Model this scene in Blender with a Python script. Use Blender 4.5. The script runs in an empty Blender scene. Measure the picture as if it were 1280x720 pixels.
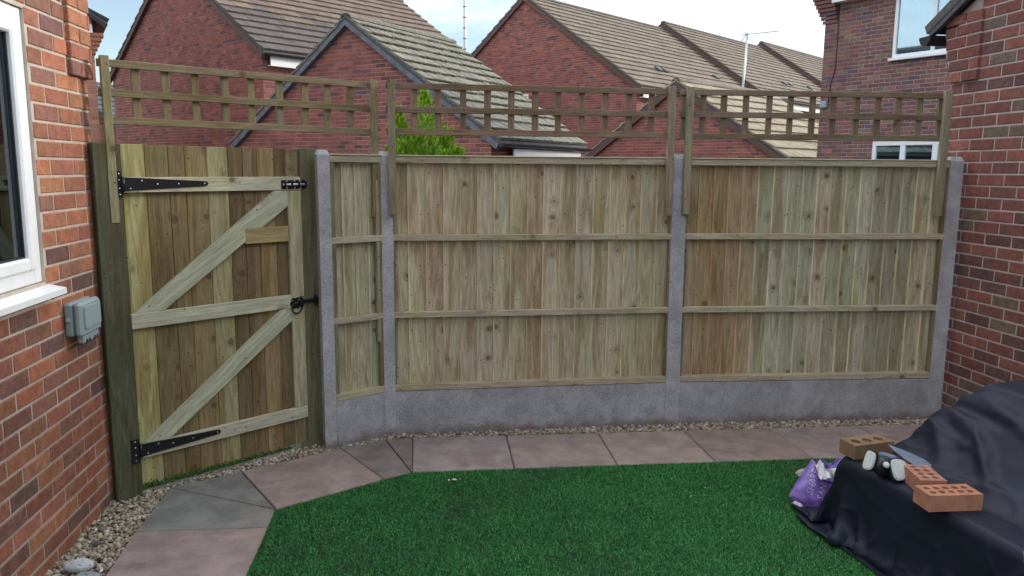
import bpy, math, random
import numpy as np
from mathutils import Matrix, Vector, Euler, noise as mnoise

random.seed(7)
RNG = np.random.default_rng(11)
R = math.radians
scene = bpy.context.scene
COL = scene.collection

# ------------------------------------------------------------------ camera
CAM_H, PITCH, ROLL, FPX = 1.671, 0.1518, 0.00747, 969.8
cam = bpy.data.objects.new('camera', bpy.data.cameras.new('camera'))
COL.objects.link(cam)
fw = Vector((0, math.cos(PITCH), -math.sin(PITCH)))
rt = Vector((1, 0, 0)); up = rt.cross(fw)
rr = rt * math.cos(ROLL) + up * math.sin(ROLL)
uu = -rt * math.sin(ROLL) + up * math.cos(ROLL)
cam.matrix_world = Matrix(((rr.x, uu.x, -fw.x, 0), (rr.y, uu.y, -fw.y, 0), (rr.z, uu.z, -fw.z, CAM_H), (0, 0, 0, 1)))
cam.data.sensor_width = 36.0
cam.data.lens = FPX / 1280 * 36.0
cam.data.clip_start = 0.02
cam.data.clip_end = 3000
scene.camera = cam

# ------------------------------------------------------------------ sky, sun, exposure
CLOUD = 20.0
SUN_EL, SUN_AZ = R(20), R(66)          # azimuth measured from +Y towards +X
w = bpy.data.worlds.new('World'); scene.world = w; w.use_nodes = True
nt = w.node_tree; nt.nodes.clear()
def nd(nt, typ, **kw):
    n = nt.nodes.new(typ)
    for k, v in kw.items():
        if k.startswith('i_'):
            key = k[2:]
            n.inputs[int(key) if key.isdigit() else key.replace('_', ' ')].default_value = v
        else:
            setattr(n, k, v)
    return n
wo = nd(nt, 'ShaderNodeOutputWorld'); bg = nd(nt, 'ShaderNodeBackground', i_Strength=0.05)
sky = nd(nt, 'ShaderNodeTexSky', sky_type='NISHITA', sun_disc=False, sun_elevation=SUN_EL, sun_rotation=SUN_AZ,
         altitude=100.0, air_density=1.0, dust_density=0.3, ozone_density=1.0)
tc = nd(nt, 'ShaderNodeTexCoord')
mp = nd(nt, 'ShaderNodeMapping'); mp.inputs['Scale'].default_value = (1.0, 1.0, 2.6); mp.inputs['Location'].default_value = (7.3, 2.2, 5.0)
cn = nd(nt, 'ShaderNodeTexNoise', i_Scale=1.7, i_Detail=7.0, i_Roughness=0.55, i_Distortion=0.4)
cr = nd(nt, 'ShaderNodeMapRange', i_1=0.42, i_2=0.62, i_3=0.04, i_4=0.96)
mx = nd(nt, 'ShaderNodeMix', data_type='RGBA')
cloud = nd(nt, 'ShaderNodeRGB'); cloud.outputs[0].default_value = (CLOUD * .97, CLOUD * 1.0, CLOUD * 1.03, 1)
L = nt.links.new
L(tc.outputs['Generated'], mp.inputs['Vector']); L(mp.outputs['Vector'], cn.inputs['Vector'])
L(cn.outputs['Fac'], cr.inputs[0]); L(cr.outputs[0], mx.inputs['Factor'])
L(sky.outputs[0], mx.inputs['A']); 
# overcast luminance law: (1 + 2 sin(elevation)) / 3 of the zenith
sx = nd(nt, 'ShaderNodeSeparateXYZ'); ov_ = nd(nt, 'ShaderNodeMath', operation='MULTIPLY_ADD', use_clamp=False, i_1=2 / 3, i_2=1 / 3)
zc = nd(nt, 'ShaderNodeMath', operation='MAXIMUM', i_1=0.0); vs_ = nd(nt, 'ShaderNodeVectorMath', operation='SCALE')
L(tc.outputs['Generated'], sx.inputs[0]); L(sx.outputs[2], zc.inputs[0]); L(zc.outputs[0], ov_.inputs[0])
L(cloud.outputs[0], vs_.inputs[0]); L(ov_.outputs[0], vs_.inputs['Scale']); L(vs_.outputs[0], mx.inputs['B'])
L(mx.outputs['Result'], bg.inputs['Color']); L(bg.outputs[0], wo.inputs['Surface'])

sl = bpy.data.lights.new('sun', 'SUN'); sl.energy = 1.0; sl.angle = R(8.0); sl.color = (1.0, 0.93, 0.82)
sun = bpy.data.objects.new('sun', sl); COL.objects.link(sun)
sdir = Vector((math.sin(SUN_AZ) * math.cos(SUN_EL), math.cos(SUN_AZ) * math.cos(SUN_EL), math.sin(SUN_EL)))
sun.rotation_euler = (-sdir).to_track_quat('-Z', 'Y').to_euler()
sun.location = sdir * 60

scene.view_settings.view_transform = 'Standard'
scene.view_settings.look = 'None'
scene.view_settings.exposure = 1.97
scene.view_settings.gamma = 1.0
scene.view_settings.use_curve_mapping = False

# ------------------------------------------------------------------ object helpers
def link(name, data, parent=None, m=None):
    o = bpy.data.objects.new(name, data); COL.objects.link(o)
    if parent is not None: o.parent = parent
    if m is not None: o.matrix_basis = m
    return o
def tag(o, label=None, cat=None, group=None, kind=None):
    if label: o['label'] = label
    if cat: o['category'] = cat
    if group: o['group'] = group
    if kind: o['kind'] = kind
    return o
def thing(name, label, cat, loc=(0, 0, 0), rz=0.0, group=None):
    o = link(name, None); o.location = loc; o.rotation_euler = (0, 0, rz); o.empty_display_size = 0.1
    return tag(o, label, cat, group)

class MB:
    def __init__(s): s.v = []; s.f = []; s.mi = []; s.sm = []
    def add(s, vs, fs, mi=0, sm=False, M=None):
        b = len(s.v)
        s.v += [tuple(M @ Vector(p)) if M is not None else tuple(p) for p in vs]
        for f in fs: s.f.append([b + i for i in f]); s.mi.append(mi); s.sm.append(sm)
        return s
    def box(s, x0, x1, y0, y1, z0, z1, mi=0, M=None):
        vs = [(x0,y0,z0),(x1,y0,z0),(x1,y1,z0),(x0,y1,z0),(x0,y0,z1),(x1,y0,z1),(x1,y1,z1),(x0,y1,z1)]
        return s.add(vs, [(0,3,2,1),(4,5,6,7),(0,1,5,4),(1,2,6,5),(2,3,7,6),(3,0,4,7)], mi, False, M)
    def bbox(s, x0, x1, y0, y1, z0, z1, b=0.003, mi=0, M=None):
        # box with chamfered edges (24 verts)
        vs = []; idx = {}
        X = (x0, x1); Y = (y0, y1); Z = (z0, z1)
        for i in (0, 1):
            for j in (0, 1):
                for k in (0, 1):
                    sx, sy, sz = (b if i == 0 else -b), (b if j == 0 else -b), (b if k == 0 else -b)
                    idx[i, j, k, 0] = len(vs); vs.append((X[i], Y[j] + sy, Z[k] + sz))
                    idx[i, j, k, 1] = len(vs); vs.append((X[i] + sx, Y[j], Z[k] + sz))
                    idx[i, j, k, 2] = len(vs); vs.append((X[i] + sx, Y[j] + sy, Z[k]))
        fs = []
        q = lambda *t: fs.append([idx[a] for a in t])
        for i in (0, 1):
            q((i,0,0,0),(i,1,0,0),(i,1,1,0),(i,0,1,0)); q((0,i,0,1),(1,i,0,1),(1,i,1,1),(0,i,1,1)); q((0,0,i,2),(1,0,i,2),(1,1,i,2),(0,1,i,2))
            for j in (0, 1):
                q((i,j,0,0),(i,j,1,0),(i,j,1,1),(i,j,0,1))
                q((i,0,j,0),(i,1,j,0),(i,1,j,2),(i,0,j,2))
                q((0,i,j,1),(1,i,j,1),(1,i,j,2),(0,i,j,2))
                for k in (0, 1): q((i,j,k,0),(i,j,k,1),(i,j,k,2))
        # fix winding outward
        c = Vector(((x0+x1)/2, (y0+y1)/2, (z0+z1)/2)); out = []
        for f in fs:
            p = [Vector(vs[i]) for i in f]; n = (p[1]-p[0]).cross(p[2]-p[0])
            out.append(f if n.dot(sum(p, Vector()) / len(p) - c) > 0 else f[::-1])
        return s.add(vs, out, mi, False, M)
    def prism(s, poly, t0, t1, axis='z', mi=0, M=None):
        n = len(poly)
        def P(p, t):
            return {'z': (p[0], p[1], t), 'y': (p[0], t, p[1]), 'x': (t, p[0], p[1])}[axis]
        vs = [P(p, t0) for p in poly] + [P(p, t1) for p in poly]
        fs = [list(range(n))[::-1], list(range(n, 2*n))] + [(i, (i+1) % n, n + (i+1) % n, n + i) for i in range(n)]
        a = sum(poly[i][0]*poly[(i+1) % n][1] - poly[(i+1) % n][0]*poly[i][1] for i in range(n))
        flip = (a < 0) ^ (axis == 'y') ^ (t1 < t0)
        if flip: fs = [list(f)[::-1] for f in fs]
        return s.add(vs, fs, mi, False, M)
    def tube(s, pts, rad, n=8, mi=0, caps=True, M=None):
        pts = [Vector(p) for p in pts]; m = len(pts)
        rad = rad if isinstance(rad, (list, tuple)) else [rad] * m
        vs = []; fs = []; prev = None
        for i, p in enumerate(pts):
            t = (pts[min(i+1, m-1)] - pts[max(i-1, 0)]).normalized()
            if prev is None:
                a = Vector((0, 0, 1)) if abs(t.z) < .9 else Vector((1, 0, 0)); u = t.cross(a).normalized()
            else:
                u = (prev - t * prev.dot(t)).normalized()
            prev = u; v = t.cross(u)
            for k in range(n):
                a = 2 * math.pi * k / n; vs.append(p + (u * math.cos(a) + v * math.sin(a)) * rad[i])
        for i in range(m - 1):
            for k in range(n):
                fs.append((i*n+k, i*n+(k+1) % n, (i+1)*n+(k+1) % n, (i+1)*n+k))
        if caps: fs += [list(range(n))[::-1], list(range((m-1)*n, m*n))]
        return s.add(vs, fs, mi, True, M)
    def lathe(s, prof, n=16, mi=0, M=None, sm=True):
        vs = []; fs = []; m = len(prof)
        for r, z in prof:
            for k in range(n):
                a = 2 * math.pi * k / n; vs.append((r * math.cos(a), r * math.sin(a), z))
        for i in range(m - 1):
            for k in range(n): fs.append((i*n+k, i*n+(k+1) % n, (i+1)*n+(k+1) % n, (i+1)*n+k))
        fs += [list(range(n))[::-1], list(range((m-1)*n, m*n))]
        return s.add(vs, fs, mi, sm, M)
    def mesh(s, name, mats):
        me = bpy.data.meshes.new(name); me.from_pydata([tuple(p) for p in s.v], [], s.f)
        mats = mats if isinstance(mats, (list, tuple)) else [mats]
        for m in mats: me.materials.append(m)
        me.polygons.foreach_set('material_index', s.mi); me.polygons.foreach_set('use_smooth', s.sm)
        me.update(); return me
    def build(s, name, mats, parent=None, color=None, M=None):
        o = link(name, s.mesh(name, mats), parent, M)
        if color is not None: o.color = (*color, 1)
        return o

def np_mesh(name, V, F, mat, face_col=None, smooth=False):
    """V (n,3), F (m,k) regular faces; optional colour per face"""
    me = bpy.data.meshes.new(name)
    V = np.ascontiguousarray(V, np.float32); F = np.ascontiguousarray(F, np.int32); m, k = F.shape
    me.vertices.add(len(V)); me.vertices.foreach_set('co', V.ravel())
    me.loops.add(m * k); me.loops.foreach_set('vertex_index', F.ravel())
    me.polygons.add(m); me.polygons.foreach_set('loop_start', np.arange(0, m * k, k, dtype=np.int32))
    me.polygons.foreach_set('loop_total', np.full(m, k, np.int32))
    me.polygons.foreach_set('use_smooth', np.full(m, smooth))
    if face_col is not None:
        a = me.color_attributes.new('Col', 'FLOAT_COLOR', 'CORNER')
        c = np.concatenate([np.asarray(face_col, np.float32), np.ones((m, 1), np.float32)], 1)
        a.data.foreach_set('color', np.repeat(c, k, 0).ravel())
    me.materials.append(mat); me.update(calc_edges=True); me.validate(); return me

def jit(c, a=0.1, h=0.03):
    k = 1 + random.uniform(-a, a)
    return tuple(max(0.004, min(1, x * k * (1 + random.uniform(-h, h)))) for x in c)

# ------------------------------------------------------------------ materials
def newmat(name):
    m = bpy.data.materials.new(name); m.use_nodes = True; t = m.node_tree; t.nodes.clear()
    o = nd(t, 'ShaderNodeOutputMaterial'); b = nd(t, 'ShaderNodeBsdfPrincipled')
    t.links.new(b.outputs[0], o.inputs[0]); return m, t, b
def mixc(t, blend, fac, a, b):
    n = nd(t, 'ShaderNodeMix', data_type='RGBA', blend_type=blend)
    for k, v in (('Factor', fac), ('A', a), ('B', b)):
        if isinstance(v, bpy.types.NodeSocket): t.links.new(v, n.inputs[k])
        elif k == 'Factor': n.inputs[0].default_value = v
        else: n.inputs[k].default_value = (*v, 1)
    return n.outputs['Result']
def maprange(t, src, a, b, c, d, smooth=True):
    n = nd(t, 'ShaderNodeMapRange', i_1=a, i_2=b, i_3=c, i_4=d)
    if smooth: n.interpolation_type = 'SMOOTHSTEP'
    t.links.new(src, n.inputs[0]); return n.outputs[0]
def noise(t, vec, scale, detail=4.0, rough=0.55, dist=0.0):
    n = nd(t, 'ShaderNodeTexNoise', i_Scale=scale, i_Detail=detail, i_Roughness=rough, i_Distortion=dist)
    if vec is not None: t.links.new(vec, n.inputs['Vector'])
    return n.outputs['Fac']
def bump(t, b, h, strength=0.3, dist=0.005):
    n = nd(t, 'ShaderNodeBump', i_Strength=strength, i_Distance=dist); t.links.new(h, n.inputs['Height'])
    t.links.new(n.outputs[0], b.inputs['Normal'])
def rand_coord(t, world=False):
    tc = nd(t, 'ShaderNodeTexCoord'); oi = nd(t, 'ShaderNodeObjectInfo')
    if world:
        g = nd(t, 'ShaderNodeNewGeometry'); return g.outputs['Position'], oi
    ml = nd(t, 'ShaderNodeVectorMath', operation='SCALE'); cv = nd(t, 'ShaderNodeCombineXYZ', i_0=31.7, i_1=17.3, i_2=53.1)
    t.links.new(cv.outputs[0], ml.inputs[0]); t.links.new(oi.outputs['Random'], ml.inputs['Scale'])
    ad = nd(t, 'ShaderNodeVectorMath', operation='ADD')
    t.links.new(tc.outputs['Object'], ad.inputs[0]); t.links.new(ml.outputs[0], ad.inputs[1])
    return ad.outputs[0], oi
def scalev(t, v, s):
    n = nd(t, 'ShaderNodeVectorMath', operation='MULTIPLY'); t.links.new(v, n.inputs[0]); n.inputs[1].default_value = s
    return n.outputs[0]

def wood(name, axis='z', gain=1.0, knots=0.70, stain=(0.165, 0.135, 0.105), stain_amt=0.75, green=(0.205, 0.23, 0.16)):
    m, t, b = newmat(name); v, oi = rand_coord(t)
    k = {'z': (1, 1, .07), 'x': (.07, 1, 1)}[axis]; k2 = {'z': (1, 1, .085), 'x': (.085, 1, 1)}[axis]
    base = oi.outputs['Color'] if gain == 1.0 else mixc(t, 'MULTIPLY', 1.0, oi.outputs['Color'], (gain, gain, gain))
    # knots first: they bend the grain
    sp = nd(t, 'ShaderNodeSeparateXYZ'); t.links.new(v, sp.inputs[0])
    cx = nd(t, 'ShaderNodeCombineXYZ'); t.links.new(sp.outputs[0], cx.inputs[0]); t.links.new(sp.outputs[2], cx.inputs[1])
    vo = nd(t, 'ShaderNodeTexVoronoi', voronoi_dimensions='2D', i_Scale=6.0, i_Randomness=0.9); t.links.new(cx.outputs[0], vo.inputs['Vector'])
    sc = nd(t, 'ShaderNodeSeparateColor'); t.links.new(vo.outputs['Color'], sc.inputs[0])
    gate = nd(t, 'ShaderNodeMath', operation='GREATER_THAN', i_1=knots); t.links.new(sc.outputs[0], gate.inputs[0])
    kr = nd(t, 'ShaderNodeMath', operation='MULTIPLY_ADD', i_1=-.095); t.links.new(sc.outputs[1], kr.inputs[0]); t.links.new(vo.outputs['Distance'], kr.inputs[2])
    kd = maprange(t, kr.outputs[0], -0.02, 0.06, 1, 0)
    kk = nd(t, 'ShaderNodeMath', operation='MULTIPLY'); t.links.new(kd, kk.inputs[0]); t.links.new(gate.outputs[0], kk.inputs[1])
    kh = maprange(t, vo.outputs['Distance'], 0.06, 0.30, 1, 0)
    khh = nd(t, 'ShaderNodeMath', operation='MULTIPLY'); t.links.new(kh, khh.inputs[0]); t.links.new(gate.outputs[0], khh.inputs[1])
    # cathedral grain
    wv = nd(t, 'ShaderNodeTexNoise', i_Scale=13.0, i_Detail=1.5, i_Roughness=.5, i_Distortion=0.5); t.links.new(scalev(t, v, k2), wv.inputs['Vector'])
    wa = nd(t, 'ShaderNodeMath', operation='MULTIPLY_ADD', i_1=13.0); t.links.new(wv.outputs['Fac'], wa.inputs[0])
    wk = nd(t, 'ShaderNodeMath', operation='MULTIPLY', i_1=2.2); t.links.new(khh.outputs[0], wk.inputs[0]); t.links.new(wk.outputs[0], wa.inputs[2])
    wf = nd(t, 'ShaderNodeMath', operation='PINGPONG', i_1=1.0); t.links.new(wa.outputs[0], wf.inputs[0])
    g1 = maprange(t, wf.outputs[0], 0.0, 1.0, 0.86, 1.08)
    g2 = maprange(t, noise(t, scalev(t, v, k), 150, 5, .72), .3, .7, .76, 1.18)
    st = maprange(t, noise(t, scalev(t, v, {'z': (1, 1, .12), 'x': (.12, 1, 1)}[axis]), 11, 5, .62, .8), .47, .60, 0, stain_amt)
    gr = maprange(t, noise(t, scalev(t, v, {'z': (1, 1, .4), 'x': (.4, 1, 1)}[axis]), 4.3, 3, .5), .45, .68, 0, .45)
    c = mixc(t, 'MIX', st, base, mixc(t, 'MULTIPLY', 1.0, base, tuple(min(1, x * 4.2) for x in stain)))
    c = mixc(t, 'MIX', gr, c, mixc(t, 'MULTIPLY', 1.0, c, tuple(min(1, x * 4.2) for x in green)))
    gm = nd(t, 'ShaderNodeMath', operation='MULTIPLY'); t.links.new(g1, gm.inputs[0]); t.links.new(g2, gm.inputs[1])
    gc = nd(t, 'ShaderNodeCombineColor')
    for i in range(3): t.links.new(gm.outputs[0], gc.inputs[i])
    c = mixc(t, 'MULTIPLY', 1.0, c, gc.outputs[0])
    rg = nd(t, 'ShaderNodeMath', operation='MULTIPLY_ADD', i_1=34.0); t.links.new(vo.outputs['Distance'], rg.inputs[0]); t.links.new(noise(t, v, 45, 2, .5), rg.inputs[2])
    rp_ = nd(t, 'ShaderNodeMath', operation='PINGPONG', i_1=1.0); t.links.new(rg.outputs[0], rp_.inputs[0])
    kf = nd(t, 'ShaderNodeMath', operation='MULTIPLY'); t.links.new(kk.outputs[0], kf.inputs[0]); t.links.new(maprange(t, rp_.outputs[0], .2, .9, .82, .42), kf.inputs[1])
    c = mixc(t, 'MIX', kf.outputs[0], c, (0.075, 0.042, 0.022))
    v2 = nd(t, 'ShaderNodeTexVoronoi', voronoi_dimensions='2D', i_Scale=17.0); t.links.new(cx.outputs[0], v2.inputs['Vector'])
    s2 = nd(t, 'ShaderNodeSeparateColor'); t.links.new(v2.outputs['Color'], s2.inputs[0])
    ga = nd(t, 'ShaderNodeMath', operation='GREATER_THAN', i_1=.86); t.links.new(s2.outputs[0], ga.inputs[0])
    sp2 = nd(t, 'ShaderNodeMath', operation='MULTIPLY'); t.links.new(maprange(t, v2.outputs['Distance'], .05, .11, .75, 0), sp2.inputs[0]); t.links.new(ga.outputs[0], sp2.inputs[1])
    c = mixc(t, 'MIX', sp2.outputs[0], c, (.05, .035, .025))
    kf2 = nd(t, 'ShaderNodeMath', operation='MULTIPLY', i_1=.28); t.links.new(khh.outputs[0], kf2.inputs[0])
    c = mixc(t, 'MIX', kf2.outputs[0], c, (0.14, 0.085, 0.045))
    t.links.new(c, b.inputs['Base Color']); b.inputs['Roughness'].default_value = .82; b.inputs['Specular IOR Level'].default_value = .25
    bump(t, b, gm.outputs[0], .35, .004); return m

def speckle(name, source='object', amt=.35, scale=260, blotch=.25, bscale=14, rough=.9, bstr=.35, bdist=.004, spots=None, spec=.3, fixed=None, world=False, dirt=None):
    m, t, b = newmat(name); v, oi = rand_coord(t, world)
    if fixed is not None:
        rgb = nd(t, 'ShaderNodeRGB'); rgb.outputs[0].default_value = (*fixed, 1); base = rgb.outputs[0]
    elif source == 'attr':
        at = nd(t, 'ShaderNodeAttribute', attribute_name='Col'); base = at.outputs['Color']
    else: base = oi.outputs['Color']
    f = noise(t, v, scale, 3, .7); l = noise(t, v, bscale, 5, .6, .3)
    a = maprange(t, f, .3, .7, 1 - amt, 1 + amt * .8); bb = maprange(t, l, .3, .7, 1 - blotch, 1 + blotch * .8)
    mm = nd(t, 'ShaderNodeMath', operation='MULTIPLY'); t.links.new(a, mm.inputs[0]); t.links.new(bb, mm.inputs[1])
    gc = nd(t, 'ShaderNodeCombineColor')
    for i in range(3): t.links.new(mm.outputs[0], gc.inputs[i])
    c = mixc(t, 'MULTIPLY', 1.0, base, gc.outputs[0])
    if spots:
        for (scol, ssc, lo, hi, fac) in spots:
            c = mixc(t, 'MIX', maprange(t, noise(t, v, ssc, 3, .6), lo, hi, 0, fac), c, scol)
    if dirt:   # soil splashed up from the gravel
        g = nd(t, 'ShaderNodeNewGeometry'); sz = nd(t, 'ShaderNodeSeparateXYZ'); t.links.new(g.outputs['Position'], sz.inputs[0])
        zz = nd(t, 'ShaderNodeMath', operation='MULTIPLY_ADD', i_1=.16); t.links.new(noise(t, g.outputs['Position'], 11, 5, .65), zz.inputs[0]); t.links.new(sz.outputs[2], zz.inputs[2])
        c = mixc(t, 'MIX', maprange(t, zz.outputs[0], .07, .15, .8, 0), c, dirt)
    t.links.new(c, b.inputs['Base Color']); b.inputs['Roughness'].default_value = rough; b.inputs['Specular IOR Level'].default_value = spec
    ad = nd(t, 'ShaderNodeMath', operation='ADD'); t.links.new(f, ad.inputs[0]); t.links.new(l, ad.inputs[1])
    bump(t, b, ad.outputs[0], bstr, bdist); return m

def plain(name, col, rough=.5, metal=0.0, spec=.5, var=.08, scale=30):
    m, t, b = newmat(name); v, oi = rand_coord(t)
    n = maprange(t, noise(t, v, scale, 4), .3, .7, 1 - var, 1 + var)
    gc = nd(t, 'ShaderNodeCombineColor')
    for i in range(3): t.links.new(n, gc.inputs[i])
    t.links.new(mixc(t, 'MULTIPLY', 1.0, col, gc.outputs[0]), b.inputs['Base Color'])
    b.inputs['Roughness'].default_value = rough; b.inputs['Metallic'].default_value = metal; b.inputs['Specular IOR Level'].default_value = spec
    return m

def glass(name, tint=(.85, .9, .9), refl=.12, gcol=(.9, .95, 1.0)):
    m = bpy.data.materials.new(name); m.use_nodes = True; t = m.node_tree; t.nodes.clear()
    o = nd(t, 'ShaderNodeOutputMaterial'); tr = nd(t, 'ShaderNodeBsdfTransparent'); tr.inputs[0].default_value = (*tint, 1)
    g = nd(t, 'ShaderNodeBsdfGlossy', i_Roughness=.02); g.inputs['Color'].default_value = (*gcol, 1); fr = nd(t, 'ShaderNodeFresnel', i_IOR=1.5)
    ad = nd(t, 'ShaderNodeMath', operation='ADD', i_1=refl); t.links.new(fr.outputs[0], ad.inputs[0])
    mxs = nd(t, 'ShaderNodeMixShader'); t.links.new(ad.outputs[0], mxs.inputs[0]); t.links.new(tr.outputs[0], mxs.inputs[1]); t.links.new(g.outputs[0], mxs.inputs[2])
    t.links.new(mxs.outputs[0], o.inputs[0]); return m

def island(name, cols, rough=.8, amt=.25, trans=0.0, scale=40, worn=None):
    """colour by random per island from a ramp"""
    m, t, b = newmat(name); g = nd(t, 'ShaderNodeNewGeometry'); r = nd(t, 'ShaderNodeValToRGB')
    r.color_ramp.interpolation = 'LINEAR'
    while len(r.color_ramp.elements) < len(cols): r.color_ramp.elements.new(.5)
    for i, c in enumerate(cols):
        r.color_ramp.elements[i].position = i / (len(cols) - 1); r.color_ramp.elements[i].color = (*c, 1)
    t.links.new(g.outputs['Random Per Island'], r.inputs[0])
    n = maprange(t, noise(t, g.outputs['Position'], scale, 4), .3, .7, 1 - amt, 1 + amt)
    gc = nd(t, 'ShaderNodeCombineColor')
    for i in range(3): t.links.new(n, gc.inputs[i])
    col = mixc(t, 'MULTIPLY', 1.0, r.outputs[0], gc.outputs[0])
    if worn: col = mixc(t, 'MIX', maprange(t, noise(t, g.outputs['Position'], 1.9, 6, .62, .5), .50, .70, 0, .55), col, worn)
    t.links.new(col, b.inputs['Base Color']); b.inputs['Roughness'].default_value = rough
    b.inputs['Specular IOR Level'].default_value = .3
    if trans:
        tl = nd(t, 'ShaderNodeBsdfTranslucent'); t.links.new(col, tl.inputs[0]); ms = nd(t, 'ShaderNodeMixShader', i_0=trans)
        out = next(n for n in t.nodes if n.type == 'OUTPUT_MATERIAL'); t.links.new(b.outputs[0], ms.inputs[1]); t.links.new(tl.outputs[0], ms.inputs[2]); t.links.new(ms.outputs[0], out.inputs[0])
    return m

W_Z = wood('fence_wood_upright', 'z'); W_X = wood('fence_wood_rail', 'x', knots=.8, stain_amt=.3)
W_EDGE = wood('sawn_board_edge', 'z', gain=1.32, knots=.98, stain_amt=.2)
W_GATE = wood('gate_board_wood', 'z', knots=.62, stain_amt=.75)
M_BRICK = speckle('near_brick', amt=.42, scale=210, blotch=.2, bscale=22, spots=[((.10, .065, .055), 60, .60, .72, .55), ((.5, .42, .36), 140, .68, .78, .35)], bstr=.55)
M_BRICKFAR = speckle('far_brick', 'attr', amt=.15, scale=60, blotch=.15, bscale=5)
M_BRICKOBJ = speckle('house_brick', amt=.15, scale=90, blotch=.15, bscale=6)
M_MORTAR_L = speckle('pale_mortar', amt=.15, scale=400, blotch=.15, bscale=9, fixed=(.50, .44, .37))
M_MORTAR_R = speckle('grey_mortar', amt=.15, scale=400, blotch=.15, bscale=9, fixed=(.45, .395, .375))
M_MORTAR_F = speckle('far_mortar', amt=.1, scale=80, blotch=.15, bscale=3, fixed=(.46, .37, .34))
M_CONC = speckle('cast_concrete', amt=.24, scale=190, blotch=.18, bscale=6, spots=[((.64, .66, .71), 9, .50, .68, .30), ((.22, .19, .18), 3.0, .55, .75, .45), ((.70, .72, .76), 75, .60, .70, .45), ((.07, .07, .09), 95, .60, .65, .5)], bstr=.9, bdist=.006, dirt=(.20, .145, .12))
M_SLAB = speckle('paving_stone', amt=.12, scale=300, blotch=.22, bscale=7, spots=[((.10, .095, .09), 5, .60, .78, .5), ((.34, .24, .20), 3.2, .52, .72, .45), ((.10, .09, .085), 26, .68, .76, .35), ((.46, .40, .38), 40, .64, .74, .3)], bstr=.6, bdist=.010)
M_TILE = speckle('roof_tile', amt=.2, scale=60, blotch=.2, bscale=5, rough=.85)
M_TILE_MOSS = speckle('mossy_roof_tile', amt=.22, scale=60, blotch=.25, bscale=7, rough=.9, spots=[((.10, .12, .02), 9, .60, .74, .5), ((.32, .31, .25), 5, .55, .7, .4)])
M_TILE_A = speckle('far_roof_tile', 'attr', amt=.15, scale=40, blotch=.15, bscale=3, rough=.85)
M_PVC = plain('white_upvc', (.80, .82, .84), .35, var=.03)
M_WHITE = plain('white_fascia', (.80, .81, .82), .45, var=.04)
M_BLACKP = plain('black_plastic', (.012, .013, .016), .42, var=.2)
M_IRON = plain('black_japanned_iron', (.010, .010, .014), .38, .0, .5, .3, 80)
M_SCREW = plain('bright_screw', (.62, .60, .56), .35, .8)
M_GALV = plain('galvanised_pole', (.55, .56, .58), .4, .5)
M_GLASS = glass('window_glass', (.55, .60, .62), .06)
M_GLASSB = glass('bedroom_glass', (.60, .68, .72), .42, (.62, .82, .92))
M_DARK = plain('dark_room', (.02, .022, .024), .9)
M_CURT = plain('grey_curtain', (.16, .17, .18), .9, var=.25, scale=8)
M_BLIND = plain('vertical_blind', (.24, .28, .26), .8)
M_VERGE = plain('verge_grey', (.09, .09, .10), .8, var=.2)
M_VERGEB = plain('verge_brown', (.11, .065, .055), .8, var=.2)
M_LEAD = plain('verge_slate_grey', (.13, .14, .165), .7, var=.25, scale=12)
M_SOCK = plain('grey_socket_plastic', (.26, .31, .33), .45, var=.06)
M_SOCK2 = plain('grey_green_socket_lid', (.27, .35, .36), .4, var=.05)
M_CORE = plain('brick_core', (.19, .095, .075), .9, var=.2, scale=14)

# ------------------------------------------------------------------ brick helpers
def courses(x0, x1, z0, z1, holes=(), corner=0.0, first_full=True, zj=0.0, keep=None, BL=.215, BH=.065, J=.010):
    """stretcher bond running from `corner` towards -x (rects a0,a1,z0,z1)."""
    out = []; k0 = math.floor((z0 - zj) / .075 + 1e-6)
    k = k0
    while zj + k * .075 < z1 - 1e-6:
        za = zj + k * .075 + J / 2; zb = za + BH
        e = corner; half = bool((k % 2 == 0) ^ first_full)
        first = True
        while e > x0 + .01:
            ln = .1025 if (first and half) else BL
            a, b = e - ln, e; e -= ln + J; first = False
            segs = [(max(a, x0), min(b, x1))]
            for h in holes:
                if zb > h[2] + .02 and za < h[3] - .02:
                    ns = []
                    for s in segs:
                        if s[1] <= h[0] or s[0] >= h[1]: ns.append(s)
                        else:
                            if s[0] < h[0] - .02: ns.append((s[0], h[0] - .002))
                            if s[1] > h[1] + .02: ns.append((h[1] + .002, s[1]))
                    segs = ns
            for s in segs:
                if s[1] - s[0] > .02 and (keep is None or keep((s[0] + s[1]) / 2, (za + zb) / 2)):
                    out.append((s[0], s[1], max(za, z0), min(zb, z1)))
        k += 1
    return out
_bm = {}
def brick_mesh(ln, h, mat, proud=.005):
    key = (round(ln, 3), round(h, 3), mat.name, proud)
    if key not in _bm:
        vs = []; i = .004
        for (d, y) in ((0, .012), (0, -proud + .003), (i, -proud)):
            vs += [(d, y, d), (ln - d, y, d), (ln - d, y, h - d), (d, y, h - d)]
        fs = [(8, 9, 10, 11)]
        for r in (0, 4):
            for k in range(4): fs.append((r + k, r + (k + 1) % 4, r + 4 + (k + 1) % 4, r + 4 + k))
        me = bpy.data.meshes.new('brick'); me.from_pydata(vs, [], fs); me.materials.append(mat); me.update(); _bm[key] = me
    return _bm[key]
def pick(pal):
    r = random.random() * sum(p[1] for p in pal)
    for c, wgt in pal:
        r -= wgt
        if r <= 0: return jit(c, .14, .06)
    return pal[0][0]
def brick_objs(parent, rects, mat, pal, proud=.0035, y=0.0):
    for (a, b, z0, z1) in rects:
        o = link('brick', brick_mesh(b - a, z1 - z0, mat, proud), parent)
        o.location = (a, y + random.uniform(-.0012, .0012), z0); o.color = (*pick(pal), 1)
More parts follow.
